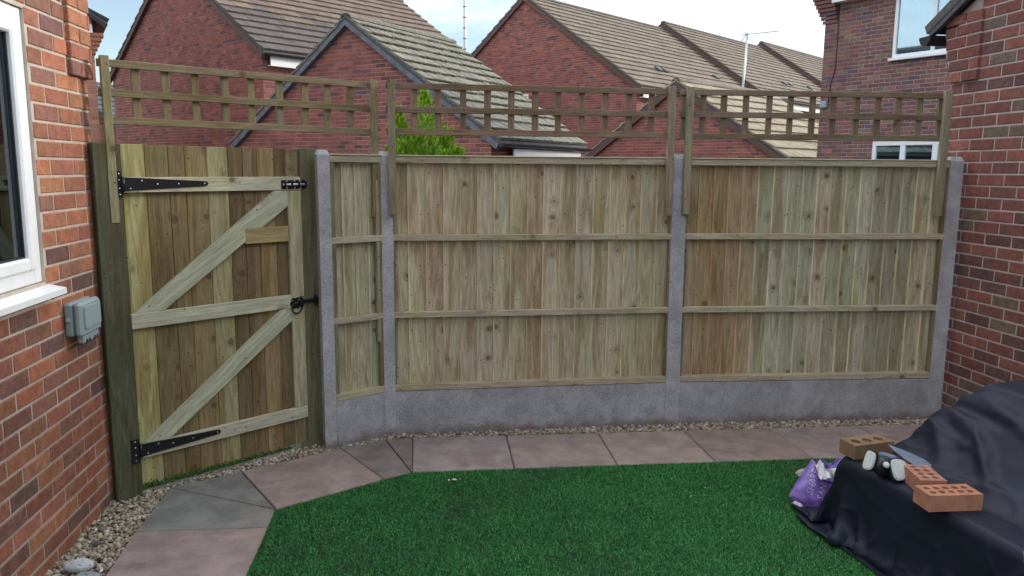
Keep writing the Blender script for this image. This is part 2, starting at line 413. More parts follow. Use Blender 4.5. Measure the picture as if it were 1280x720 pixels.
def brick_joined(name, parent, groups, mat, pal, proud=.006):
    """groups: list of (rects, mapf) with mapf(a, out, z)->xyz ; one mesh"""
    V = []; F = []; C = []
    for rects, mapf in groups:
        for (a, b, z0, z1) in rects:
            n = len(V)
            for (aa, zz) in ((a, z0), (b, z0), (b, z1), (a, z1)): V.append(mapf(aa, 0, zz))
            for (aa, zz) in ((a, z0), (b, z0), (b, z1), (a, z1)): V.append(mapf(aa, proud, zz))
            F += [(n+4, n+5, n+6, n+7), (n, n+1, n+5, n+4), (n+1, n+2, n+6, n+5), (n+2, n+3, n+7, n+6), (n+3, n, n+4, n+7)]
            C += [pick(pal)] * 5
    o = link(name, np_mesh(name, np.array(V), np.array(F), mat, np.array(C)), parent); o['kind'] = 'stuff'; return o

PAL_L = [((.375, .152, .09), 5), ((.32, .132, .084), 4), ((.26, .122, .09), 2.4), ((.18, .10, .086), 1.2), ((.42, .18, .10), 1)]
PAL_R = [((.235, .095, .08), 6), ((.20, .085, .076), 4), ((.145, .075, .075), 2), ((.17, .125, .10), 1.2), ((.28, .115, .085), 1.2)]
PAL_E = [((.22, .105, .095), 5), ((.18, .092, .09), 4), ((.135, .085, .10), 1.8), ((.20, .145, .115), 1.0), ((.26, .13, .105), 1.2)]
PAL_F = [((.285, .102, .082), 6), ((.25, .09, .077), 5), ((.15, .072, .076), 1.6), ((.32, .12, .09), 2)]

# ------------------------------------------------------------------ frames of reference
TH = R(7.1); WD = Vector((-math.sin(TH), math.cos(TH), 0))
PL = Vector((-2.024, 3.783, 0)); PR = Vector((2.993, 5.278, 0))
POST = [Vector((-1.096, 4.510, 0)), Vector((-.783, 4.757, 0)), Vector((1.064, 5.021, 0)), Vector((2.895, 5.178, 0))]
H_POST = 1.77

# ------------------------------------------------------------------ ground, paving, lawn, gravel
M_SOIL = speckle('soil_and_tarmac', amt=.25, scale=30, blotch=.25, bscale=.6, fixed=(.075, .07, .062), world=True)
mb = MB(); mb.add([(-900, -900, -.06), (900, -900, -.06), (900, 1500, -.06), (-900, 1500, -.06)], [(0, 1, 2, 3)])
tag(mb.build('ground', M_SOIL), kind='structure')

# paving: slabs laid in a curve along the fence
PK = (.37, .30, .28); PK2 = (.355, .30, .285); GY = (.245, .25, .24); DK = (.25, .215, .20)
S = {
 'b': (-1.741, 3.381), 'c': (-1.138, 3.432), 'd': (-1.797, 3.885), 'e': (-1.161, 3.631), 'f': (-1.496, 4.109), 'h': (-.688, 4.012),
 'i': (-1.026, 4.482), 'j': (-.549, 4.116), 'k': (-.782, 4.642), 'l': (-.618, 4.689), 'm': (.021, 4.185), 'n': (-.029, 4.732),
 'o': (.613, 4.245), 'p': (.562, 4.791), 'q': (1.193, 4.306), 'r': (1.126, 4.850), 's': (1.790, 4.368), 't': (1.702, 4.910),
 'u': (2.38, 4.43), 'v': (2.30, 4.97), 'w': (2.97, 4.49), 'x': (2.89, 5.03), 'a1': (-1.642, 2.79), 'a2': (-1.06, 2.838), 'a3': (-1.545, 2.20), 'a4': (-.98, 2.245)}
slabs = [('a3 a4 a2 a1', PK2), ('a1 a2 c b', PK), ('b c e d', GY), ('d e f', (.22, .22, .212)), ('f e h i', PK), ('i h j k', DK), ('k j l', DK),
         ('l j m n', PK2), ('n m o p', PK), ('p o q r', PK), ('r q s t', (.33, .255, .235)), ('t s u v', PK2), ('v u w x', PK)]
mb = MB(); mb.add([(x, y, -.012) for x, y in [(-1.545, 2.2), (-.98, 2.245), (-1.14, 3.43), (-1.16, 3.63), (-.549, 4.116), (2.97, 4.49), (2.89, 5.03), (-.62, 4.69), (-1.03, 4.48), (-1.8, 3.89), (-1.74, 3.38)]], [list(range(11))])
paving = tag(mb.build('paving', plain('dark_joint_sand', (.10, .085, .075), .95)), kind='structure')
for names, colr in slabs:
    P = [Vector((*S[k], 0)) for k in names.split()]; cen = sum(P, Vector()) / len(P); n = len(P)
    a = sum(P[i].x * P[(i+1) % n].y - P[(i+1) % n].x * P[i].y for i in range(n))
    if a < 0: P = P[::-1]
    def inset(d):
        res = []
        for i in range(n):
            p0, p1, p2 = P[i-1], P[i], P[(i+1) % n]; e1 = (p1-p0).normalized(); e2 = (p2-p1).normalized()
            n1 = Vector((-e1.y, e1.x, 0)); n2 = Vector((-e2.y, e2.x, 0)); bis = (n1+n2); bis /= max(.25, bis.length_squared / 2 * 1.0)
            res.append(p1 + bis * d)
        return res
    r0, r1, r2 = inset(.0028), inset(.0032), inset(.0075)
    mb = MB(); tz = random.uniform(-.0015, .0015)
    vs = [(p.x-cen.x, p.y-cen.y, -.04) for p in r0] + [(p.x-cen.x, p.y-cen.y, -.005 + tz) for p in r1] + [(p.x-cen.x, p.y-cen.y, tz) for p in r2]
    fs = [tuple(range(2*n, 3*n))]
    for r in (0, n):
        for k in range(n): fs.append((r+k, r+(k+1) % n, r+n+(k+1) % n, r+n+k))
    mb.add(vs, fs); o = mb.build('slab', M_SLAB, paving, jit(colr, .05, .02)); o.location = (cen.x, cen.y, 0)

# artificial lawn: backing sheet and blades
LAWN = [(-1.155, 3.600), (-.688, 3.985), (-.545, 4.092), (.613, 4.222), (1.79, 4.345), (3.02, 4.47), (3.30, 1.2), (-.80, 1.2), (-1.075, 2.84), (-1.13, 3.41)]
M_TURF = plain('turf_backing', (.012, .04, .016), .9, var=.3, scale=60)
mb = MB(); mb.add([(x, y, .004) for x, y in LAWN][::-1], [tuple(range(len(LAWN)))[::-1]])
tag(mb.build('lawn', M_TURF), kind='structure')
def in_poly(X, Y, poly):
    ins = np.zeros(len(X), bool); j = len(poly) - 1
    for i in range(len(poly)):
        xi, yi = poly[i]; xj, yj = poly[j]
        cnd = ((yi > Y) != (yj > Y)) & (X < (xj - xi) * (Y - yi) / (yj - yi + 1e-12) + xi); ins ^= cnd; j = i
    return ins
def make_grass():
    n = 520000
    X = RNG.uniform(-1.2, 2.9, n); Y = RNG.uniform(2.35, 4.5, n)
    k = in_poly(X, Y, LAWN) & (X < Y * .70 + .25); X, Y = X[k], Y[k]; n = len(X)
    # pile direction: soft swirls of the turf
    ph = .6 * np.sin(X * 2.1 + 1.3 * np.sin(Y * 1.7)) + .5 * np.sin(Y * 2.9 - X * 1.1) + RNG.normal(0, 2.2, n)
    h = RNG.uniform(.005, .0115, n); ln = RNG.uniform(.2, 1.1, n) * h * 1.1; wd = RNG.uniform(.0010, .0018, n)
    dx, dy = np.cos(ph), np.sin(ph); px, py = -dy, dx
    z0 = np.full(n, .004)
    b = np.stack([X, Y, z0], 1); P = np.stack([px, py, np.zeros(n)], 1) * wd[:, None]; D = np.stack([dx, dy, np.zeros(n)], 1)
    mid = b + D * (ln * .35)[:, None] + np.array([0, 0, 1]) * (h * .62)[:, None]
    tip = b + D * ln[:, None] + np.array([0, 0, 1]) * h[:, None]
    V = np.stack([b - P, b + P, mid + P * .9, mid - P * .9, tip], 1).reshape(-1, 3)
    i = np.arange(n)[:, None] * 5
    F = np.concatenate([i + np.array([[0, 1, 2]]), i + np.array([[0, 2, 3]]), i + np.array([[3, 2, 4]])], 0)
    return np_mesh('artificial_grass', V, F, M_GRASS)
M_GRASS = island('grass_fibre', [(.014, .098, .020), (.024, .155, .032), (.036, .215, .046), (.10, .38, .10), (.019, .125, .026)], .65, .12, scale=3, worn=(.05, .115, .06))
tag(link('artificial_grass', make_grass()), 'green artificial grass with short dense blades', 'grass', kind='stuff')

# gravel
def ico():
    import bmesh
    bm = bmesh.new(); bmesh.ops.create_icosphere(bm, subdivisions=2, radius=1.0)
    V = np.array([v.co[:] for v in bm.verts]); F = np.array([[v.index for v in f.verts] for f in bm.faces]); bm.free(); return V, F
ICO_V, ICO_F = ico()
def scatter_pebbles(name, pts, size, mat, flat=(.55, .9)):
    n = len(pts); Vs = []; Fs = []
    var = []
    for k in range(10):
        v = ICO_V.copy()
        for j in range(len(v)):
            v[j] *= 1 + .24 * mnoise.noise(Vector(v[j]) * 1.3 + Vector((k * 7.1, 3.3, k))) + .10 * mnoise.noise(Vector(v[j]) * 3.1 + Vector((k, 9, k)))
        var.append(v)
    for i in range(n):
        v = var[i % 10] * np.array([1, RNG.uniform(.62, .95), RNG.uniform(*flat)]) * (size * RNG.uniform(.6, 1.35))
        m = np.array(Euler((RNG.normal(0, .45), RNG.normal(0, .45), RNG.uniform(0, 6.28))).to_matrix())
        Vs.append(v @ m.T + pts[i]); Fs.append(ICO_F + i * len(ICO_V))
    return np_mesh(name, np.concatenate(Vs), np.concatenate(Fs), mat, smooth=True)
M_PEB = island('pebble_stone', [(.40, .35, .26), (.30, .25, .17), (.20, .165, .12), (.52, .48, .40), (.34, .27, .17), (.12, .105, .09), (.44, .38, .28), (.26, .22, .19), (.60, .57, .50)], .75, .22, scale=120)
GA = [(-2.03, 3.80), (-1.92, 2.30), (-1.56, 2.30), (-1.645, 2.79), (-1.744, 3.38), (-1.80, 3.885), (-1.50, 4.115), (-1.03, 4.488), (-.785, 4.65), (-.62, 4.697), (1.702, 4.917), (2.89, 5.04), (2.89, 5.15), (1.064, 4.985), (-.78, 4.725), (-1.10, 4.53), (-1.22, 4.53), (-1.90, 3.83)]
def gravel():
    P = []; sp = .0135
    for layer, z in ((0, -.026), (1, -.013), (2, -.003)):
        xs, ys = np.meshgrid(np.arange(-2.06, 2.95, sp), np.arange(2.3, 5.2, sp)); X = xs.ravel() + RNG.uniform(-.006, .006, xs.size); Y = ys.ravel() + RNG.uniform(-.006, .006, xs.size)
        k = in_poly(X, Y, GA) & (RNG.random(len(X)) < (.55 if layer < 2 else .42)); X, Y = X[k], Y[k]
        P.append(np.stack([X, Y, z + RNG.uniform(-.004, .004, len(X))], 1))
    return np.concatenate(P)
gp = gravel()
tag(link('gravel', scatter_pebbles('gravel', gp, .0105, M_PEB)), 'buff pebble gravel filling the strip along wall and fence', 'gravel', kind='stuff')
mb = MB(); mb.add([(x, y, -.036) for x, y in GA][::-1], [tuple(range(len(GA)))[::-1]])
tag(mb.build('gravel_bed', plain('damp_sub_base', (.05, .043, .035), .95)), kind='structure')

# ------------------------------------------------------------------ left house
def slat(mbx, *a, **k): return mbx.bbox(*a, **k)
house_l = thing('brick_house', 'orange red brick house wall beside the gate with white window', 'house', PL, math.atan2(WD.y, WD.x))
WIN = (-1.85, -.575, 1.19, 2.29)
mb = MB()
for (a, b, z0, z1) in ((-4.2, 0, -.3, 1.19), (-4.2, 0, 2.29, 5.2), (-4.2, -1.85, 1.19, 2.29), (-.575, 0, 1.19, 2.29)):
    mb.box(a, b, 0, .28, z0, z1)
mb.box(-4.2, 0, 3.2, 3.4, -.3, 5.2, 1); mb.box(-4.2, -4.0, .28, 3.2, -.3, 5.2, 1); mb.box(-.2, 0, .28, 3.2, -.3, 5.2, 1); mb.box(-4.2, 0, .28, 3.2, 5.0, 5.2, 1)
wall_l = mb.build('wall', [M_MORTAR_L, M_CORE], house_l)
ZJL = .0525
rects = courses(-2.6, 0, -.02, 2.78, holes=[WIN, (-1.95, -.545, 1.125, 1.19)], corner=0, first_full=False, zj=ZJL)
brick_objs(wall_l, rects, M_BRICK, PAL_L)
up_ = courses(-4.2, 0, 2.7775, 5.18, corner=0, first_full=False, zj=ZJL); up_ += courses(-4.2, -2.61, -.02, 2.7775, corner=0, first_full=False, zj=ZJL)
brick_joined('upper_brickwork', wall_l, [(up_, lambda a, o, z: (a, -o, z))], M_BRICKFAR, PAL_L, .005)
# projecting kneeler at the wall end
kn = MB().box(-.20, .012, -.018, 0, 2.080, 5.0).build('kneeler', M_MORTAR_L, house_l)
for k in range(12):
    z = 2.0775 + .075 * k
    if k % 2 == 0: segs = [(-.205, -.110), (-.100, .022)]
    else: segs = [(-.205, -.006), (.002, .022)]
    for a, b in segs:
        m2 = MB().bbox(0, b - a, -.0235, .012, 0, .066, .004).mesh('brick', M_BRICK)
        o = link('brick', m2, kn); o.location = (a, random.uniform(-.001, .001), z); o.color = (*pick(PAL_L), 1)
# window
win = link('window', None, house_l); win.location = (0, 0, 0)
x0, x1, z0, z1 = WIN
def frame_bars(mbx, x0, x1, z0, z1, y0, y1, t, b=.004):
    mbx.bbox(x0, x0 + t, y0, y1, z0, z1, b); mbx.bbox(x1 - t, x1, y0, y1, z0, z1, b)
    mbx.bbox(x0 + t, x1 - t, y0, y1, z0, z0 + t, b); mbx.bbox(x0 + t, x1 - t, y0, y1, z1 - t, z1, b)
mb = MB(); frame_bars(mb, x0, x1, z0 + .002, z1, .012, .085, .058); mb.build('frame', M_PVC, win)
mb = MB(); frame_bars(mb, x0 + .059, x1 - .059, z0 + .061, z1 - .059, -.002, .07, .052, .008); mb.build('sash', M_PVC, win)
MB().box(x0 + .1, x1 - .1, .03, .036, z0 + .1, z1 - .1).build('pane', M_GLASS, win)
mb = MB(); mb.bbox(x1 - .119, x1 - .111, .018, .03, z0 + .112, z1 - .11, .001); mb.bbox(x0 + .115, x1 - .112, .018, .03, z0 + .112, z0 + .12, .001); mb.build('gasket', M_BLACKP, win)
mb = MB(); poly = [(-.07, 1.139), (-.07, 1.163), (.06, 1.19), (.06, 1.139)]
mb.prism([(p[0], p[1]) for p in poly], -1.95, -.548, 'x'); mb.build('sill', M_PVC, win)
mb = MB()
for i in range(60):
    xa = -1.75 + i * .019; ya = .20 + .018 * math.sin(i * 1.1) + .01 * math.sin(i * .37); xb = xa + .019; yb = .20 + .018 * math.sin((i+1) * 1.1) + .01 * math.sin((i+1) * .37)
    mb.add([(xa, ya, 1.2), (xb, yb, 1.2), (xb, yb, 2.3), (xa, ya, 2.3)], [(0, 1, 2, 3)], 0, True)
cur = mb.build('curtain', M_CURT); cur.modifiers.new('thickness', 'SOLIDIFY').thickness = .004
cur.location = PL; cur.rotation_euler = (0, 0, math.atan2(WD.y, WD.x)); tag(cur, 'grey folded curtain hanging behind the left window pane', 'curtain')

# weatherproof socket on the left wall
sk = thing('outdoor_socket', 'grey weatherproof electrical socket box on the brick wall under the sill', 'socket', PL, math.atan2(WD.y, WD.x))
mb = MB(); mb.bbox(-.450, -.235, -.040, -.006, .925, 1.075, .008); mb.build('back_box', M_SOCK, sk)
ld = MB().bbox(-.448, -.237, -.080, -.043, .922, 1.076, .012).build('lid', M_SOCK2, sk)
mb = MB().bbox(-.430, -.255, -.088, -.078, .955, 1.062, .008); mb.build('raised_panel', M_SOCK2, ld)
mb = MB().bbox(-.425, -.26, -.074, -.044, .890, .926, .005); mb.build('cable_entry', M_SOCK, sk)
for xx in (-.40, -.37, -.315, -.285): MB().bbox(xx - .008, xx + .008, -.076, -.072, .888, .906, .001).build('cable_slot', M_BLACKP, sk)
mb = MB().lathe([(.0, 0), (.012, 0), (.012, .004), (.0, .004)], 12, M=Matrix.Translation((-.4505, -.022, 1.0)) @ Matrix.Rotation(-math.pi / 2, 4, 'Y')); mb.build('knockout', M_SOCK2, sk)

# ------------------------------------------------------------------ right garage (gable wall facing the yard)
ang_r = math.atan2(-WD.y, -WD.x)
gar = thing('brick_garage', 'dark red brick garage gable wall at the right with black gutter', 'garage', PR, ang_r)
CX = -.135
mb = MB(); mb.prism([(CX, -.3), (6.3, -.3), (6.3, 2.70), (3.08, 4.40), (CX, 2.70)], 0, .25, 'y')
mb.box(CX, CX + .2, .25, 5.5, -.3, 2.7, 1); mb.box(6.1, 6.3, .25, 5.5, -.3, 2.7, 1); mb.prism([(CX, -.3), (6.3, -.3), (6.3, 2.70), (3.08, 4.40), (CX, 2.70)], 5.5, 5.7, 'y', 1)
wall_r = mb.build('wall', [M_MORTAR_R, M_CORE], gar)
ZJR = .013
def gk(a, z): return z < 2.68 + min(a - CX, 6.3 - a) * .53
rects = courses(-10, 6.3, -.02, 4.9, corner=CX, first_full=True, zj=ZJR)
# the bond runs from the garage corner towards +x
def mirror(rs): return [(2 * CX - b, 2 * CX - a, z0, z1) for a, b, z0, z1 in rs]
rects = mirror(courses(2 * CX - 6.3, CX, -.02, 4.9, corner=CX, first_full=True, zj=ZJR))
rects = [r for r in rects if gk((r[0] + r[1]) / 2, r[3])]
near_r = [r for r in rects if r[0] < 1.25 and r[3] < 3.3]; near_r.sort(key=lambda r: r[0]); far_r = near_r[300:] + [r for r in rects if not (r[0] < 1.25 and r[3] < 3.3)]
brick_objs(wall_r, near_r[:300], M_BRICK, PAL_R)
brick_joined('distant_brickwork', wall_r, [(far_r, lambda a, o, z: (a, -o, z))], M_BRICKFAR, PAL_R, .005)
# kneeler: courses stepping out sideways and standing proud
kn = MB().prism([(CX + .02, 2.268), (.115, 2.268), (.115, 2.705), (-.215, 2.60), (-.20, 2.45)], -.018, -.001, 'y').build('kneeler', M_MORTAR_R, gar)
for k in range(6):
    z = 2.263 + .075 * k; lo = CX - [.0, .025, .05, .07, .085, .09][k]
    cuts = [lo, lo + (.2 if k % 2 else .105), .118]
    for a, b in zip(cuts[:-1], cuts[1:]):
        o = link('brick', MB().bbox(0, b - a - (.01 if b < .11 else .0), -.024, .0, 0, .065, .004).mesh('brick', M_BRICK), kn); o.location = (a, 0, z + .005); o.color = (*pick(PAL_R), 1)
# roof with verge, eaves board and gutter
pit = math.atan2(1.70, 3.215)
mb = MB()
for sgn, xa in ((1, CX), (-1, 6.3)):
    e = Vector((xa - sgn * .22, 0, 2.70 - .22 * math.tan(pit) + .04)); rdg = Vector((3.08, 0, 4.40 + .04)); d = (rdg - e)
    nrm = Vector((-d.z, 0, d.x)).normalized() * (1 if sgn > 0 else -1)
    for (ya, yb) in ((-.07, 5.75),):
        vs = [e + Vector((0, ya, 0)), rdg + Vector((0, ya, 0)), rdg + Vector((0, yb, 0)), e + Vector((0, yb, 0))]
        vs = vs + [v + nrm * .06 for v in vs]
        mb.add(vs, [(0, 1, 2, 3), (4, 7, 6, 5), (0, 4, 5, 1), (1, 5, 6, 2), (2, 6, 7, 3), (3, 7, 4, 0)])
mb.build('roof', plain('garage_roof_tile', (.10, .095, .095), .85, var=.25), gar)
mb = MB(); t = math.tan(pit)
mb.prism([(CX - .19, 2.70 - .19 * t + .0), (3.08, 4.40), (3.08, 4.44), (CX - .21, 2.70 - .21 * t + .045)], -.065, -.036, 'y'); mb.build('verge', M_VERGE, gar)
mb = MB(); nseg = 10
prof = [(CX - .185 + .062 * math.cos(math.pi + math.pi * i / nseg), 2.60 + .062 * math.sin(math.pi + math.pi * i / nseg)) for i in range(nseg + 1)]
prof2 = [(CX - .185 + .057 * math.cos(math.pi + math.pi * i / nseg), 2.60 + .057 * math.sin(math.pi + math.pi * i / nseg)) for i in range(nseg + 1)]
mb.prism(prof + prof2[::-1], -.10, 5.7, 'y'); mb.prism(prof, -.106, -.100, 'y')
gt = mb.build('gutter', M_BLACKP, gar)

# ------------------------------------------------------------------ concrete posts, gravel boards, fence panels
def frame_at(A, B): return math.atan2(B.y - A.y, B.x - A.x)
dirs = [frame_at(POST[0], POST[1]), frame_at(POST[1], POST[2]), frame_at(POST[2], POST[3])]
plabels = ['concrete fence post beside the timber gate post', 'concrete fence post between the narrow panel and the wide middle panel',
           'concrete fence post between the two wide fence panels', 'concrete fence post against the right garage wall']
pr_rot = [R(24), R(16), dirs[2] * .5 + dirs[1] * .5, dirs[2]]
for i, p in enumerate(POST):
    hw = .046 if i != 0 else .035; n = 3
    prof = [(-hw, -.045), (hw, -.045), (hw, -.022), (hw - .018, -.022), (hw - .018, .022), (hw, .022), (hw, .045), (-hw, .045), (-hw, .022), (-hw + .018, .022), (-hw + .018, -.022), (-hw, -.022)]
    mb = MB(); mb.prism(prof, -.3, H_POST - .025, 'z')
    # weathered cap
    s1 = [(-hw, -.045), (hw, -.045), (hw, .045), (-hw, .045)]; s2 = [(x * .70, y * .6) for x, y in s1]
    mb.add([(x, y, H_POST - .025) for x, y in s1] + [(x, y, H_POST + .004) for x, y in s2], [(0, 3, 2, 1), (4, 5, 6, 7), (0, 1, 5, 4), (1, 2, 6, 5), (2, 3, 7, 6), (3, 0, 4, 7)])
    mb.prism([(-hw + .019, -.021), (hw - .019, -.021), (hw - .019, .021), (-hw + .019, .021)], -.3, H_POST - .026, 'z')
    o = mb.build('concrete_post', M_CONC, None, jit((.46, .462, .49), .04, .01)); o.location = p; o.rotation_euler = (0, 0, pr_rot[i])
    o.rotation_euler.y = [0, .0, -.004, .002][i]
    tag(o, plabels[i], 'fence post', 'concrete fence posts')

TAN = [(.55, .485, .345), (.52, .455, .32), (.575, .51, .375), (.485, .42, .29), (.55, .49, .355), (.51, .44, .32)]
BRN = [(.45, .33, .205), (.41, .295, .18), (.49, .375, .245)]; GRN = [(.46, .455, .325), (.42, .415, .295), (.53, .53, .395), (.39, .375, .26)]
def fence_panel(name, label, A, B, nb, cols, inset0=.03, inset1=.03):
    Ln = (B - A).length; rz = frame_at(A, B); t = thing(name, label, 'fence panel', A, rz, 'timber fence panels')
    x0, x1 = inset0, Ln - inset1; zb, zt = .285, 1.752
    pitch = (x1 - x0 - .01) / nb; bw = pitch + .018
    me_cache = {}
    for i in range(nb):
        # feather edge board, thick edge at the left, leaning over its neighbour
        mb = MB(); w2 = bw if i < nb - 1 else pitch
        vs = [(0, 0, 0), (0, .016, 0), (w2, .016, 0), (w2, .0105, 0)]
        key = i == nb - 1
        if key not in me_cache:
            zz = zt - .045 - (zb + .03)
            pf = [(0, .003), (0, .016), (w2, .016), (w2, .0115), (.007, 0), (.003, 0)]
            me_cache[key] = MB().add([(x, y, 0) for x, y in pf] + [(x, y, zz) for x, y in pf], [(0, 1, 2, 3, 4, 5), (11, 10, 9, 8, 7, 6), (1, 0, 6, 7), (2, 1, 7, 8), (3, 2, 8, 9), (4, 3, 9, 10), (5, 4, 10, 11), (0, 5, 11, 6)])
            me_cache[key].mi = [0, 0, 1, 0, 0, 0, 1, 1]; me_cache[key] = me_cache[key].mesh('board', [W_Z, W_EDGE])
        o = link('board', me_cache[key], t)
        o.location = (x0 + .005 + i * pitch + random.uniform(-.004, .004), .002 + random.uniform(-.0015, .0015), zb + .03)
        o.rotation_euler = (0, random.uniform(-.002, .002), random.uniform(-.004, .004)); o.color = (*cols(i / max(1, nb - 1)), 1)
    rail = lambda nm, z0, z1, y0, y1, c, xa=x0, xb=x1: MB().bbox(xa, xb, y0, y1, z0, z1, .003).build(nm, W_X, t, c)
    rail('top_rail', zt - .048, zt - .009, -.036, .002, jit((.46, .42, .31), .05))
    rail('capping', zt - .0085, zt, -.042, .028, jit((.52, .48, .37), .05))
    rail('rail', 1.232, 1.270, -.036, -.0005, jit((.48, .43, .32), .06)); rail('rail', .752, .790, -.036, -.0005, jit((.48, .43, .32), .06))
    rail('bottom_rail', zb, zb + .040, -.036, .016, jit((.48, .43, .31), .06))
    for xx in (x0, x1 - .03):
        MB().bbox(xx, xx + .03, -.0325, -.0004, zb + .041, zt - .049, .003).build('end_batten', W_Z, t, jit((.25, .21, .145), .08))
    return t
fence_panel('fence_panel', 'narrow timber fence panel beside the gate', POST[0], POST[1], 4, lambda u: jit(random.choice([(.46, .435, .30), (.42, .40, .28), (.48, .45, .32)]), .06))
def c2(u): return jit(random.choice(TAN), .10, .03)
def c3(u): return jit(random.choice(BRN) if u < .30 + random.uniform(-.06, .06) else (random.choice(GRN) if random.random() < .8 else random.choice(TAN)), .08, .03)
fence_panel('fence_panel', 'wide greyish tan feather edge fence panel in the middle', POST[1], POST[2], 17, c2)
fence_panel('fence_panel', 'wide fence panel brown at its left and greenish at its right', POST[2], POST[3], 18, c3)
for (A, B, lab) in ((POST[0], POST[1], 'short concrete gravel board under the narrow panel'), (POST[1], POST[2], 'concrete gravel board under the middle fence panel'), (POST[2], POST[3], 'concrete gravel board under the right fence panel')):
    Ln = (B - A).length; mb = MB().bbox(.03, Ln - .03, -.034, .018, -.05, .282, .005)
    o = mb.build('gravel_board', M_CONC, None, jit((.43, .435, .465), .04, .01)); o.location = A; o.rotation_euler = (0, 0, frame_at(A, B)); tag(o, lab, 'gravel board', 'concrete gravel boards')

# ------------------------------------------------------------------ gate posts and gate
G0, G1 = Vector((-1.90, 3.80, 0)), Vector((-1.236, 4.491, 0)); GA_ = frame_at(G0, G1)
def gpost(label, xa, xb, colr, y0=-.012, y1=.085):
    mb = MB().bbox(xa, xb, y0, y1, -.3, 1.782, .004); o = mb.build('gate_post', W_GP, None, colr); o.location = G0; o.rotation_euler = (0, 0, GA_)
    return tag(o, label, 'gate post')
W_GP = wood('green_treated_post', 'z', knots=.9, stain_amt=.5)
gpost('dark green timber gate post against the left brick wall', -.128, -.004, (.10, .105, .062), -.016)
gpost('timber gate post at the latch side beside the first concrete post', .972, 1.083, (.185, .175, .105))
gate = thing('garden_gate', 'closed timber garden gate with pale diagonal braces and black hinges', 'gate', G0, GA_)
edges = [.004, .118, .233, .316, .432, .547, .631, .715, .816, .890, .966]
gcols = [(.42, .37, .18), (.215, .165, .085), (.23, .17, .085), (.27, .205, .105), (.36, .325, .175), (.185, .135, .075), (.22, .165, .09), (.32, .24, .125), (.19, .135, .075), (.28, .235, .13)]
for i in range(10):
    a, b = edges[i], edges[i+1]; top = 1.777 + random.uniform(-.002, .002); bot = .035 + random.uniform(-.003, .003)
    o = MB().bbox(0, b - a - .0025, 0, .017, 0, top - bot, .002).build('board', W_GATE, gate, jit(gcols[i], .04)); o.location = (a, .004 + random.uniform(-.001, .001), bot)
PALE = (.50, .495, .37)
W_PALE = wood('pale_new_timber', 'x', knots=.86, stain_amt=.15); W_PALEZ = wood('pale_new_timber_upright', 'z', knots=.86, stain_amt=.15)
def gbar(nm, x0, x1, z0, z1, y0=-.022, y1=.0, mat=None, c=PALE): return MB().bbox(x0, x1, y0, y1, z0, z1, .002).build(nm, mat or W_PALE, gate, jit(c, .04))
gbar('ledge', .0, .966, 1.545, 1.620); gbar('ledge', -.004, .880, .868, .945); gbar('ledge', -.004, .966, .195, .268)
gbar('stile', .882, .966, .270, 1.543, mat=W_PALEZ, c=(.46, .42, .27)); gbar('lock_block', .615, .879, 1.255, 1.343, c=(.37, .29, .14))
def brace(poly, p, q):
    P, Q = Vector((p[0], p[1])), Vector((q[0], q[1])); a = math.atan2(Q.y - P.y, Q.x - P.x); c, sn = math.cos(a), math.sin(a)
    loc = [((x - P.x) * c + (z - P.y) * sn, -(x - P.x) * sn + (z - P.y) * c) for x, z in poly]
    o = MB().prism(loc, -.0215, -.0006, 'y').build('brace', W_PALE, gate, jit((.48, .485, .36), .03)); o.location = (P.x, 0, P.y); o.rotation_euler = (0, -a, 0)
brace([(.012, .947), (.160, .947), (.8805, 1.457), (.8805, 1.5435), (.800, 1.5435)], (.08, .947), (.84, 1.5))
brace([(.012, .270), (.152, .270), (.8805, .795), (.8805, .8665), (.815, .8665)], (.08, .270), (.85, .83))
def screw(parent, x, z, y, r=.0042):
    MB().lathe([(0, 0), (r, 0), (r * .6, .0018), (0, .0018)], 8, M=Matrix.Translation((x, y, z)) @ Matrix.Rotation(math.pi / 2, 4, 'X')).build('screw', M_SCREW, parent)
def hinge(z, x_plate):
    h = link('hinge', None, gate)
    MB().prism([(.003, z - .033), (.40, z - .013), (.415, z - .010), (.421, z), (.415, z + .010), (.40, z + .013), (.003, z + .033)], -.0275, -.0225, 'y').build('strap', M_IRON, h)
    MB().bbox(x_plate, -.007, -.0215, -.0165, z - .064, z + .064, .001).build('plate', M_IRON, h)
    MB().tube([(-.002, -.026, z - .036), (-.002, -.026, z + .036)], .0075, 10).build('knuckle', M_IRON, h)
    for sx, sz in ((.03, -.022), (.085, .016), (.16, 0), (.265, 0), (.40, 0)): screw(h, sx, z + sz, -.0277)
    for sz in (-.05, -.02, .02, .05): screw(h, (x_plate - .007) / 2, z + sz, -.0217)
hinge(1.586, -.030); hinge(.240, -.048)
bolt = link('bolt', None, gate)
MB().bbox(.842, .955, -.0275, -.0225, 1.552, 1.602, .001).build('plate', M_IRON, bolt)
MB().bbox(.976, 1.000, -.018, -.0125, 1.552, 1.602, .001).build('keep', M_IRON, bolt)
MB().tube([(.848, -.034, 1.577), (1.004, -.034, 1.577)], .0065, 10).build('barrel', M_GALV, bolt)
for xx in (.852, .895, .94, .984): MB().bbox(xx, xx + .012, -.044, -.026, 1.560, 1.594, .002).build('staple', M_IRON, bolt)
for xx in (.875, .925): screw(bolt, xx, 1.596, -.0277); screw(bolt, xx, 1.558, -.0277)
lt = link('ring_latch', None, gate)
mb = MB(); prof = []
for k in range(24):
    a = 2 * math.pi * k / 24; r_ = .032 + .005 * math.cos(6 * a); prof.append((.905 + r_ * math.cos(a), .895 + r_ * math.sin(a)))
mb.prism(prof, -.029, -.0225, 'y'); mb.build('rose', M_IRON, lt)
